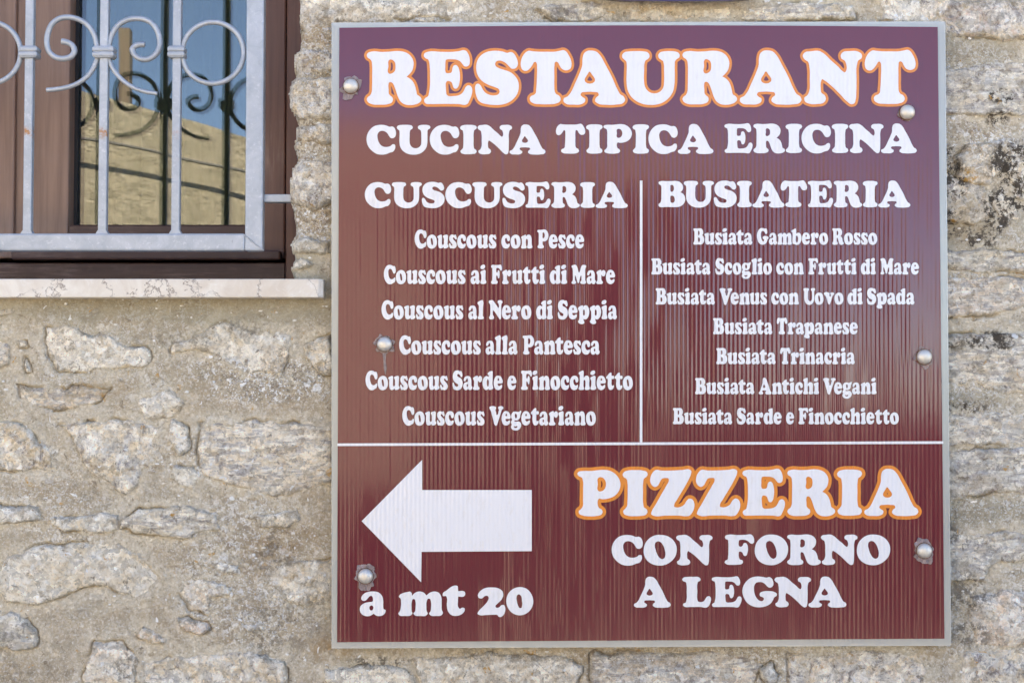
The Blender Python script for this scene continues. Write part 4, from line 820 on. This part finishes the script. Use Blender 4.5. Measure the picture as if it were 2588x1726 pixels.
def word_loops(word, x0, x1, top, base, slope=0.0, gap=0.03):
    """photo-pixel outlines of every letter of a word fitted to its measured extent"""
    xs_, end = layout(word, gap); cap = base - top; sx = (x1-x0)/end; res = []
    for ch, ox in zip(word, xs_):
        res.append([np.stack([x0 + (l[:,0]+ox)*sx, base - l[:,1]*cap + slope*((l[:,0]+ox)*sx + x0 - 1600)], 1) for l in G[ch]])
    return res
def tess(letters, Y):
    V, Fc = [], []
    for loops in letters:
        groups = [loops] if not (len(loops) == 2 and loops[1][:,1].max() < loops[0][:,1].min()+2 and False) else None
        # the dot of an i is its own island
        outer = loops[0]; holes = []; isl = [[outer]]
        for l in loops[1:]:
            c = l.mean(0)
            if outer[:,0].min() < c[0] < outer[:,0].max() and outer[:,1].min() < c[1] < outer[:,1].max(): isl[0].append(l)
            else: isl.append([l])
        for g in isl:
            polys = []; b0 = len(V)
            for l in g:
                pts = [W(p[0], p[1], Y) for p in l]; V.extend(pts); polys.append([Vector((p[0], p[2], 0)) for p in pts])
            for t in tessellate_polygon(polys):
                a, b, c = (Vector(V[b0+i]) for i in t)
                nrm = (b-a).cross(c-a)
                if nrm.length < 1e-14: continue
                Fc.append([b0+i for i in (t if nrm.y < 0 else t[::-1])])
    return V, Fc
def halo(letters, r, Y):
    """band of radius r round the letters, one continuous sheet"""
    allp = np.vstack([l for L in letters for l in L]); x0, y0 = allp.min(0)-r-3; x1, y1 = allp.max(0)+r+3
    nx_, ny_ = int(x1-x0)+2, int(y1-y0)+2
    D = np.full((ny_, nx_), 99.0)
    for L in letters:
        q_ = np.vstack(L); i0 = max(0, int(q_[:,0].min()-r-3-x0)); i1 = min(nx_, int(q_[:,0].max()+r+4-x0)); j0 = max(0, int(q_[:,1].min()-r-3-y0)); j1 = min(ny_, int(q_[:,1].max()+r+4-y0))
        gx, gy = np.meshgrid(x0+np.arange(i0, i1), y0+np.arange(j0, j1)); d2 = np.full(gx.shape, 1e6)
        for l in L:
            for a, b in zip(l, np.roll(l, -1, 0)):
                e = b-a; LL = e@e+1e-9; t = np.clip(((gx-a[0])*e[0]+(gy-a[1])*e[1])/LL, 0, 1)
                d2 = np.minimum(d2, (gx-a[0]-t*e[0])**2+(gy-a[1]-t*e[1])**2)
        D[j0:j1, i0:i1] = np.minimum(D[j0:j1, i0:i1], np.sqrt(d2))
    S = r - D; V, Fc = [], []; cache = {}
    def vid(x, y):
        k = (round(x*256), round(y*256))
        if k not in cache: cache[k] = len(V); V.append(W(x, y, Y))
        return cache[k]
    for j in range(ny_-1):
        run = None
        for i in range(nx_-1):
            c = [S[j,i], S[j,i+1], S[j+1,i+1], S[j+1,i]]
            if min(c) > 0:
                if run is None: run = i
                continue
            if run is not None:
                Fc.append([vid(x0+run, y0+j+1), vid(x0+i, y0+j+1), vid(x0+i, y0+j), vid(x0+run, y0+j)]); run = None
            if max(c) <= 0: continue
            P4 = [(x0+i, y0+j), (x0+i+1, y0+j), (x0+i+1, y0+j+1), (x0+i, y0+j+1)]; poly = []
            for k in range(4):
                a, b = c[k], c[(k+1)%4]
                if a > 0: poly.append(P4[k])
                if (a > 0) != (b > 0):
                    t = a/(a-b); poly.append((P4[k][0]+(P4[(k+1)%4][0]-P4[k][0])*t, P4[k][1]+(P4[(k+1)%4][1]-P4[k][1])*t))
            ids = []
            for p in poly:
                v_ = vid(*p)
                if v_ not in ids: ids.append(v_)
            if len(ids) >= 3: Fc.append(ids[::-1])
    return V, Fc

# ================================================================== THE SIGN
YSB, YSF = -0.020, -0.030                       # back and front of the twin-wall board
YFILM = YSF - 0.0006
pitch = 10.9                                    # photo pixels between ribs
def film_mat():
    m, nt_, b, out = new_mat("maroon_vinyl_film"); q = NT(nt_); P = q.pos()
    c = q.mix(q.noise(P, 5, 4), (0.130, 0.0165, 0.026), (0.150, 0.021, 0.033))
    spk = q.ramp(q.noise(P, 330, 2, .5), [(0.80, 0), (0.84, 1)])
    c = q.mix(spk, c, (0.35, 0.25, 0.24))
    nt_.links.new(c, b.inputs["Base Color"]); b.inputs["Roughness"].default_value = 0.09; b.inputs["IOR"].default_value = 1.53
    nt_.links.new(q.bump(q.noise(q.pos(scale=(1, 1, .25)), 90, 3, .6), 0.00008), b.inputs["Normal"]); return m
def ink_mat(name, col, dirty, rough=0.22):
    m, nt_, b, out = new_mat(name); q = NT(nt_); P = q.pos()
    c = q.mix(q.math('MULTIPLY', q.ramp(q.noise(q.pos(scale=(1,1,.35)), 90, 6, .75), [(0.52, 0), (0.72, 1)]), 0.6), col, dirty)
    c = q.mix(q.ramp(q.noise(P, 210, 3, .6), [(0.74, 0), (0.8, .55)]), c, dirty)
    nt_.links.new(c, b.inputs["Base Color"]); b.inputs["Roughness"].default_value = rough
    wv = q.n("ShaderNodeTexWave", wave_type='BANDS', bands_direction='X'); nt_.links.new(q.pos(scale=(1, 1, .02)), wv.inputs[0])
    wv.inputs["Scale"].default_value = 2*math.pi/(pitch*0.000634)/20.0; wv.inputs["Distortion"].default_value = .6; wv.inputs["Detail"].default_value = 1
    nt_.links.new(q.bump(wv.outputs[1], 0.00022), b.inputs["Normal"]); return m
def board_mat(name, fac):
    m = bpy.data.materials.new(name); m.use_nodes = True; nt_ = m.node_tree; nt_.nodes.clear(); q = NT(nt_)
    out = q.n("ShaderNodeOutputMaterial"); b = q.n("ShaderNodeBsdfPrincipled"); t = q.n("ShaderNodeBsdfTransparent"); t.inputs[0].default_value = (.88, .9, .88, 1)
    P = q.pos(); c = q.mix(q.noise(q.pos(scale=(1,1,.3)), 30, 4), (0.66, 0.64, 0.58), (0.80, 0.78, 0.74)); nt_.links.new(c, b.inputs["Base Color"])
    b.inputs["Roughness"].default_value = 0.2; b.inputs["IOR"].default_value = 2.1
    mx = q.n("ShaderNodeMixShader"); mx.inputs[0].default_value = fac; nt_.links.new(t.outputs[0], mx.inputs[1]); nt_.links.new(b.outputs[0], mx.inputs[2]); nt_.links.new(mx.outputs[0], out.inputs[0]); return m
M['film'] = film_mat(); M['board'] = board_mat('clear_polycarbonate', 0.36); M['rib'] = board_mat('polycarbonate_ribs', 0.9)
M['white_ink'] = ink_mat("white_vinyl_lettering", (0.75, 0.73, 0.735), (0.66, 0.60, 0.54))
M['orange_ink'] = ink_mat("orange_vinyl_lettering", (0.76, 0.225, 0.03), (0.62, 0.22, 0.06))
sign = thing("restaurant_sign", W(1615, 1632, YSB), "large maroon sign in white lettering headed RESTAURANT with an arrow", "sign")
BC = [(838, 58), (2389, 55), (2404, 1631), (838, 1638)]      # board corners in the photo: tl, tr, br, bl
FC = [(857.5, 71), (2370, 69), (2387, 1613), (852, 1622)]      # film corners
def quad_pt(C, s, t):
    top = np.array(C[0])*(1-s)+np.array(C[1])*s; bot = np.array(C[3])*(1-s)+np.array(C[2])*s
    return top*(1-t)+bot*t
def sheet(name, Y0, Y1):
    V = [W(*c, Y0) for c in BC] + [(*W(*c, Y0)[:1], Y1, W(*c, Y0)[2]) for c in BC]
    mesh_obj(name, V, [[3,2,1,0],[4,5,6,7],[0,1,5,4],[1,2,6,5],[2,3,7,6],[3,0,4,7]], M['board'], sign)
sheet("front_sheet", YSF, YSF+.0007); sheet("back_sheet", YSB-.0007, YSB)
nr = int((2389-838)/pitch); V = []; Fc = []
for i in range(nr+1):
    s = i/nr
    a = W(*quad_pt(BC, s, 0.0), YSF); b_ = W(*quad_pt(BC, s, 1.0), YSF); hw = .0006
    if i == 0: a = (a[0]+.0006, a[1], a[2]); b_ = (b_[0]+.0006, b_[1], b_[2])
    if i == nr: a = (a[0]-.0006, a[1], a[2]); b_ = (b_[0]-.0006, b_[1], b_[2])
    k = len(V)
    V += [(a[0]-hw, YSF+.0009, a[2]-.0005), (a[0]+hw, YSF+.0009, a[2]-.0005), (b_[0]+hw, YSF+.0009, b_[2]+.0005), (b_[0]-hw, YSF+.0009, b_[2]+.0005)]
    V += [(p[0], YSB-.0009, p[2]) for p in V[k:k+4]]
    Fc += [[k,k+1,k+5,k+4],[k+1,k+2,k+6,k+5],[k+2,k+3,k+7,k+6],[k+3,k,k+4,k+7],[k,k+3,k+2,k+1],[k+4,k+5,k+6,k+7]]
tag(mesh_obj("ribs", V, Fc, M['rib'], sign), kind="stuff")
# film: real flutes telegraph through the vinyl
NS, NTt = 1400, 110
S_, T_ = np.meshgrid(np.linspace(0, 1, NS), np.linspace(0, 1, NTt))
bow = -5*np.sin(np.pi*S_)*(1-T_)
PX = (FC[0][0]*(1-S_)+FC[1][0]*S_)*(1-T_) + (FC[3][0]*(1-S_)+FC[2][0]*S_)*T_
PY = (FC[0][1]*(1-S_)+FC[1][1]*S_)*(1-T_) + (FC[3][1]*(1-S_)+FC[2][1]*S_)*T_ + bow
fx_, fz_ = Wn(PX, PY, YFILM)
sag = 7.5*(1-T_)                                  # ribs run straight with the board, not the film
ph = 2*np.pi*(PX + 0*sag)/pitch + 0.5*fbm(PX/60, PY/400, 71, 2)
strip = _hash(np.floor(PX/pitch), PX*0, 5)
amp = 0.25 + 0.75*sstep(980, 1300, PX)*(1-0.45*sstep(1850, 2150, PX))
amp = amp*(0.55+0.7*strip)*(0.75+0.5*fbm(PX/90, PY/260, 73, 3))
amp = amp*(0.45+0.55*sstep(180, 420, PY))
amp = np.maximum(amp, 0.10)
amp = amp*(0.25+1.35*vnoise(np.floor(PX/pitch)*7.31, PY/95, 6))
ripple = np.sin(ph + 0.35*fbm(PX/4.0, PY/9.0, 75, 3)*sstep(900, 1300, PX))
relief = 0.000175*amp*ripple + 0.00030*fbm(PX/260, PY/330, 77, 2) + 0.000006*fbm(PX/2.2, PY/14, 79, 2)*sstep(900, 1300, PX)
V = np.stack([fx_, YFILM - relief, fz_], -1).reshape(-1, 3)
idx = np.arange(NS*NTt).reshape(NTt, NS)
Fq = np.stack([idx[1:,:-1], idx[1:,1:], idx[:-1,1:], idx[:-1,:-1]], -1).reshape(-1, 4)
mesh_obj("printed_film", V, Fq, M['film'], sign, True)

YO, YW = YFILM - .0007, YFILM - .0010
def put(lines, label, yw=None):
    L = []
    for (wd, x0, x1, top, base, *rest) in lines: L += word_loops(wd, x0, x1, top, base, *(rest or []))
    V, Fc = tess(L, yw or YW); o = mesh_obj("lettering", V, Fc, M['white_ink'], sign); o["label"] = label; return L
L = put([("RESTAURANT", 927, 2314, 131.3, 263.2, -0.001, .055)], "white letters RESTAURANT outlined in orange", YW-.0002)
V, Fc = halo(L, 6.9, YO); o = mesh_obj("letter_outline", V, Fc, M['orange_ink'], sign); o["label"] = "orange outline of RESTAURANT"
put([("CUCINA", 926.4, 1378.6, 316.8, 390.0), ("TIPICA", 1405, 1802.9, 315.5, 388.5), ("ERICINA", 1831, 2317, 314.2, 387.0)], "white letters CUCINA TIPICA ERICINA")
put([("CUSCUSERIA", 922, 1586.4, 461.3, 525.3)], "white letters CUSCUSERIA")
put([("BUSIATERIA", 1664.3, 2300.7, 458.2, 523.9)], "white letters BUSIATERIA")
def small(words, ox, top, base, s=2.8507, oy=550):
    return [(w_, ox+a/s, ox+b/s, oy+top/s, oy+base/s, 0, .045) for w_, a, b in words]
LEFT = [([("Couscous",422,1010),("con",1047,1270),("Pesce",1305,1643)],88,222),
 ([("Couscous",200,788),("ai",825,938),("Frutti",972,1362),("di",1395,1520),("Mare",1552,1866)],342,478),
 ([("Couscous",183,772),("al",808,920),("Nero",955,1262),("di",1297,1417),("Seppia",1453,1880)],596,732),
 ([("Couscous",310,897),("alla",933,1163),("Pantesca",1200,1755)],849,985),
 ([("Couscous",68,660),("Sarde",695,1057),("e",1090,1155),("Finocchietto",1188,1993)],1103,1240),
 ([("Couscous",333,925),("Vegetariano",960,1727)],1358,1495)]
RIGHT = [([("Busiata",377,802),("Gambero",835,1348),("Rosso",1378,1702)],79,195),
 ([("Busiata",75,500),("Scoglio",535,943),("con",975,1172),("Frutti",1205,1552),("di",1583,1692),("Mare",1725,2003)],294,410),
 ([("Busiata",106,532),("Venus",565,908),("con",938,1137),("Uovo",1170,1458),("di",1487,1597),("Spada",1628,1970)],509,626),
 ([("Busiata",520,947),("Trapanese",978,1562)],724,840),
 ([("Busiata",542,970),("Trinacria",1002,1540)],939,1055),
 ([("Busiata",390,817),("Antichi",848,1283),("Vegani",1312,1697)],1155,1271),
 ([("Busiata",230,657),("Sarde",690,1014),("e",1045,1103),("Finocchietto",1134,1857)],1371,1487)]
for ws, a, b_ in LEFT: put(small(ws, 900, a, b_), "white letters " + " ".join(x[0] for x in ws))
for ws, a, b_ in RIGHT: put(small(ws, 1620, a, b_), "white letters " + " ".join(x[0] for x in ws))
L = put([("PIZZERIA", 1459, 2320.9, 1188.3, 1303.0, -0.0025, .055)], "white letters PIZZERIA outlined in orange", YW-.0002)
V, Fc = halo(L, 8.8, YO); o = mesh_obj("letter_outline", V, Fc, M['orange_ink'], sign); o["label"] = "orange outline of PIZZERIA"
s4 = 2.351
put([("CON", 1420+296/s4, 1420+895/s4, 1140+498/s4, 1140+675/s4), ("FORNO", 1420+967/s4, 1420+1951/s4, 1140+496/s4, 1140+673/s4)], "white letters CON FORNO")
put([("A", 1420+428/s4, 1420+647/s4, 1140+748/s4, 1140+925/s4), ("LEGNA", 1420+715/s4, 1420+1691/s4, 1140+747/s4, 1140+924/s4)], "white letters A LEGNA")
s5 = 5.11
put([("a", 900+47/s5, 900+382/s5, 1470+4/s5, 1470+434/s5), ("mt", 900+545/s5, 900+1410/s5, 1470+4/s5, 1470+434/s5), ("20", 900+1568/s5, 900+2288/s5, 1470+4/s5, 1470+434/s5)], "white letters a mt 20")
s6 = 2.8517
arrow = [(840+x/s6, 1100+y/s6) for x, y in ((211,617),(640,1057),(643,838),(1437,833),(1437,393),(647,393),(647,176))]
V, Fc = tess([[np.array(arrow)]], YW); o = mesh_obj("arrow", V, Fc, M['white_ink'], sign); o["label"] = "white arrow pointing left"
def strip4(name, c):
    V = [W(*p, YW) for p in c]; mesh_obj(name, V, [[3,2,1,0]], M['white_ink'], sign)
strip4("dividing_line", [(852.5,1120.3),(2384,1114.8),(2384,1121.3),(852.5,1126.8)])
strip4("dividing_line", [(1617.2,457),(1623.7,457),(1623.4,1117.3),(1616.8,1117.3)])
# bolts with torn film round them
M['cap'] = simple_mat("brushed_steel_cap", (0.68, 0.63, 0.55), 0.5, 0.6, var=.2, vscale=160)
M['torn'] = simple_mat("torn_grey_film_edge", (0.27, 0.20, 0.19), 0.28, 0.0, var=.8, vscale=140, bump=.003, bscale=160)
M['rust'] = simple_mat("rusty_washer", (0.17, 0.085, 0.04), 0.8, .3, var=.6, vscale=300)
rb = random.Random(11)
for bi, (cx, cy) in enumerate([(887,219),(2292,285),(972,870),(2335,902),(924,1455),(2335,1391)]):
    c = Vector(W(cx, cy, YFILM-.0012)); r = 0.0119
    # torn scrap
    n = 75; out_, in_ = [], []; scale_ = (1.62, 1.18, 1.42, 1.5, 1.68, 1.75)[bi]
    ctl = [rb.uniform(-.36, .36) for _ in range(25)]
    for k in range(n):
        a = 2*math.pi*k/n; u_ = 25*k/n; i_ = int(u_); f_ = u_-i_
        rr = r*(scale_ - .06 + 0.12*math.sin(2*a+bi) + ctl[i_ % 25]*(1-f_) + ctl[(i_+1) % 25]*f_ + rb.uniform(-.035, .035)); rr = max(rr, r*1.04)
        jy = abs(ctl[i_ % 25])*.009 + rb.uniform(0, .0006)
        out_.append((c[0]+rr*math.cos(a)*.86, c[1]-jy*.4, c[2]+rr*math.sin(a)-.0015))
        in_.append((c[0]+r*.7*math.cos(a), c[1]+.0004, c[2]+r*.7*math.sin(a)))
    Vv = out_ + in_; mid = [(o_[0]*.45+i_[0]*.55, c[1]-rb.uniform(0,.0022), o_[2]*.45+i_[2]*.55) for o_, i_ in zip(out_, in_)]
    Vv += mid
    Ff = [[k, 2*n+k, 2*n+(k+1)%n, (k+1)%n] for k in range(n)] + [[2*n+k, n+k, n+(k+1)%n, 2*n+(k+1)%n] for k in range(n)]
    mesh_obj("torn_film", Vv, Ff, M['torn'], sign)
    if bi == 2:                                    # glue that ran down
        Vd = [W(cx+dx_, cy+dy_, YFILM-.0011) for dx_, dy_ in ((-6,18),(4,18),(3,45),(5,60),(2,78),(-2,60),(-3,40))]
        mesh_obj("glue_run", Vd, [list(range(7))[::-1]], M['torn'], sign)
    bm = bmesh.new(); prof = [(r*1.12, .0005), (r*1.12, -.0010), (r*1.0, -.0018), (r, -.0040), (r*.93, -.0066), (r*.75, -.0091), (r*.48, -.0107), (r*.2, -.0113)]
    rings = [[bm.verts.new((c[0]+R0*math.cos(2*math.pi*k/32), c[1]+y_, c[2]+R0*math.sin(2*math.pi*k/32))) for k in range(32)] for R0, y_ in prof[2:]]
    for A, B in zip(rings, rings[1:]):
        for k in range(32): bm.faces.new((A[k], A[(k+1)%32], B[(k+1)%32], B[k]))
    bm.faces.new(rings[-1][::-1]); bmesh.ops.recalc_face_normals(bm, faces=bm.faces)
    cap_ = from_bm("bolt_cap", bm, M['cap'], sign, True)
    bm = bmesh.new(); rg = [[bm.verts.new((c[0]+R0*math.cos(2*math.pi*k/24), c[1]+y_, c[2]+R0*math.sin(2*math.pi*k/24))) for k in range(24)] for R0, y_ in ((r*1.10,.0004),(r*1.10,-.0016),(r*.98,-.0022))]
    for A, B in zip(rg, rg[1:]):
        for k in range(24): bm.faces.new((A[k], A[(k+1)%24], B[(k+1)%24], B[k]))
    bmesh.ops.recalc_face_normals(bm, faces=bm.faces); from_bm("washer", bm, M['rust'], sign)
# second sign, only its lower rim in view
M['navy'] = simple_mat("dark_violet_sign_paint", (0.045, 0.022, 0.07), 0.2)
rim = [(1495,-60),(1500,-14),(1525,-3),(1570,2),(1700,4.2),(1840,3),(1895,-2),(1918,-12),(1922,-60),(1922,-420),(1495,-420)]
Vf = [W(*p, -.036) for p in rim]; Vb = [(v[0], -.026, v[2]) for v in Vf]; n = len(rim)
o = mesh_obj("sign", Vf+Vb, [list(range(n)), list(range(n, 2*n))[::-1]]+[[i, i+n, (i+1)%n+n, (i+1)%n] for i in range(n)], M['navy'])
tag(o, "dark violet sign whose lower rim shows above the maroon sign", "sign")

# ================================================================== STREET AND HOUSE OPPOSITE (seen in the reflections)
def stucco():
    m, nt_, b, out = new_mat("sunny_stucco"); q = NT(nt_); P = q.pos()
    c = q.mix(q.ramp(q.noise(P, 5, 7, .72), [(0.3, 0), (0.7, 1)]), (0.52, 0.50, 0.40), (0.80, 0.765, 0.635))
    nt_.links.new(c, b.inputs["Base Color"]); b.inputs["Roughness"].default_value = .95
    nt_.links.new(q.bump(q.noise(P, 16, 6, .7), .09), b.inputs["Normal"]); return m
M['stucco'] = stucco()
YOP = -7.0
M['paving'] = simple_mat("pale_street_paving", (0.42, 0.38, 0.32), .9, var=.2, vscale=3, bump=.01, bscale=12)
g = mesh_obj("street", [(-200,-200,0),(200,-200,0),(200,200,0),(-200,200,0)], [[0,1,2,3]], M['paving']); tag(g, kind="structure")
hz = [(-9,4.4),(-5,4.1),(-2.81,3.52),(-1.73,3.24),(-1.05,3.24),(.84,3.22),(.95,2.98),(1.66,2.96)]
opp = thing("stucco_house", (0, YOP, 0), "sunlit beige stucco house mirrored in the window pane behind the grille", "house")
Vf = [(x, YOP, z) for x, z in hz] + [(1.66, YOP, 0), (-9, YOP, 0)]; n = len(Vf); Vb = [(v[0], YOP-.4, v[2]) for v in Vf]
mesh_obj("facade", Vf+Vb, [list(range(n))[::-1], list(range(n, 2*n))]+[[i, (i+1)%n, (i+1)%n+n, i+n] for i in range(n)], M['stucco'], opp)
M['added_door'] = simple_mat("added_dark_door_paint", (0.03, 0.035, 0.025), .5)
dd = box("added_door", -.35, 1.25, YOP+.002, YOP+.05, 0, 2.78, M['added_door'], opp, .004)  # added dark panel that gives the sign film its dark reflections
box("added_door_frame", -.43, -.35, YOP+.001, YOP+.09, 0, 2.86, M['stucco'], opp); box("added_door_frame", 1.25, 1.33, YOP+.001, YOP+.09, 0, 2.86, M['stucco'], opp); box("added_door_frame", -.35, 1.25, YOP+.001, YOP+.09, 2.78, 2.86, M['stucco'], opp)
box("chimney", -2.79, -2.715, YOP-.9, YOP-.82, 2.5, 4.15, simple_mat("tan_pipe", (0.24, 0.195, 0.15), .6), opp)
M['cable'] = simple_mat("grey_cable", (0.16, 0.17, 0.18), .6)
bm = bmesh.new()
add_tube(bm, [(x, -6.87, 3.196-.211*(x+2.78)+.012*math.sin(x*2.2)) for x in np.linspace(-9, 1.5, 50)], .011, 8)
o = from_bm("cable", bm, M['cable'], None, True); tag(o, "thin grey cable slung along the stucco house and mirrored in the window pane", "cable")
gw = box("added_garden_wall", 1.70, 9, YOP-.25, YOP, 0, 1.45, simple_mat("added_dark_wall", (0.12, 0.10, 0.085), .95, var=.35, vscale=6, bump=.02, bscale=14)); tag(gw, "low dark garden wall added beside the stucco house to dim the reflections", "wall")  # added dark wall, dims what the right of the sign reflects
# shrubs added in front of the house opposite to darken the reflections
M['leaf'] = simple_mat("dark_leaves", (0.035, 0.055, 0.022), .6, var=.5, vscale=9); M['stem'] = simple_mat("brown_stem", (0.09, 0.06, 0.04), .8)
def added_shrub(cx, cy, w_, h_, seed, label):
    r_ = random.Random(seed); t = thing("added_shrub", (cx, cy, 0), label, "added_shrub", "shrubs added for dark reflections")
    V, Fc = [], []
    for k in range(1800):
        a = r_.uniform(0, 2*math.pi); u = r_.random()**.4; zz = r_.uniform(.12, 1)*h_; rad = w_*u*(.55+.5*math.sin(math.pi*min(1, zz/h_)**.8))
        x = cx+rad*math.cos(a); y = cy+rad*math.sin(a)*.6; s = r_.uniform(.03, .07)
        d1 = Vector((r_.uniform(-1,1), r_.uniform(-1,1), r_.uniform(-1,1))).normalized(); d2 = d1.orthogonal().normalized()
        p = Vector((x, y, zz)); b0 = len(V); V += [p-d1*s, p+d2*s*.45, p+d1*s, p-d2*s*.45]; Fc.append([b0,b0+1,b0+2,b0+3])
    tag(mesh_obj("foliage", [tuple(v) for v in V], Fc, M['leaf'], t), kind="stuff")
    bm = bmesh.new()
    for k in range(5):
        a = r_.uniform(0, 6.28); add_tube(bm, [(cx, cy, 0), (cx+.1*math.cos(a), cy+.06*math.sin(a), h_*.4), (cx+.3*w_*math.cos(a), cy+.2*w_*math.sin(a), h_*.8)], [.02,.014,.006], 6)
    from_bm("stem", bm, M['stem'], t)
added_shrub(2.95, -6.4, .75, 1.75, 3, "dark round bush added right of the stucco house to darken the reflections")
added_shrub(-.85, -6.45, .4, 1.0, 4, "dark bush added before the stucco house to darken the reflections")
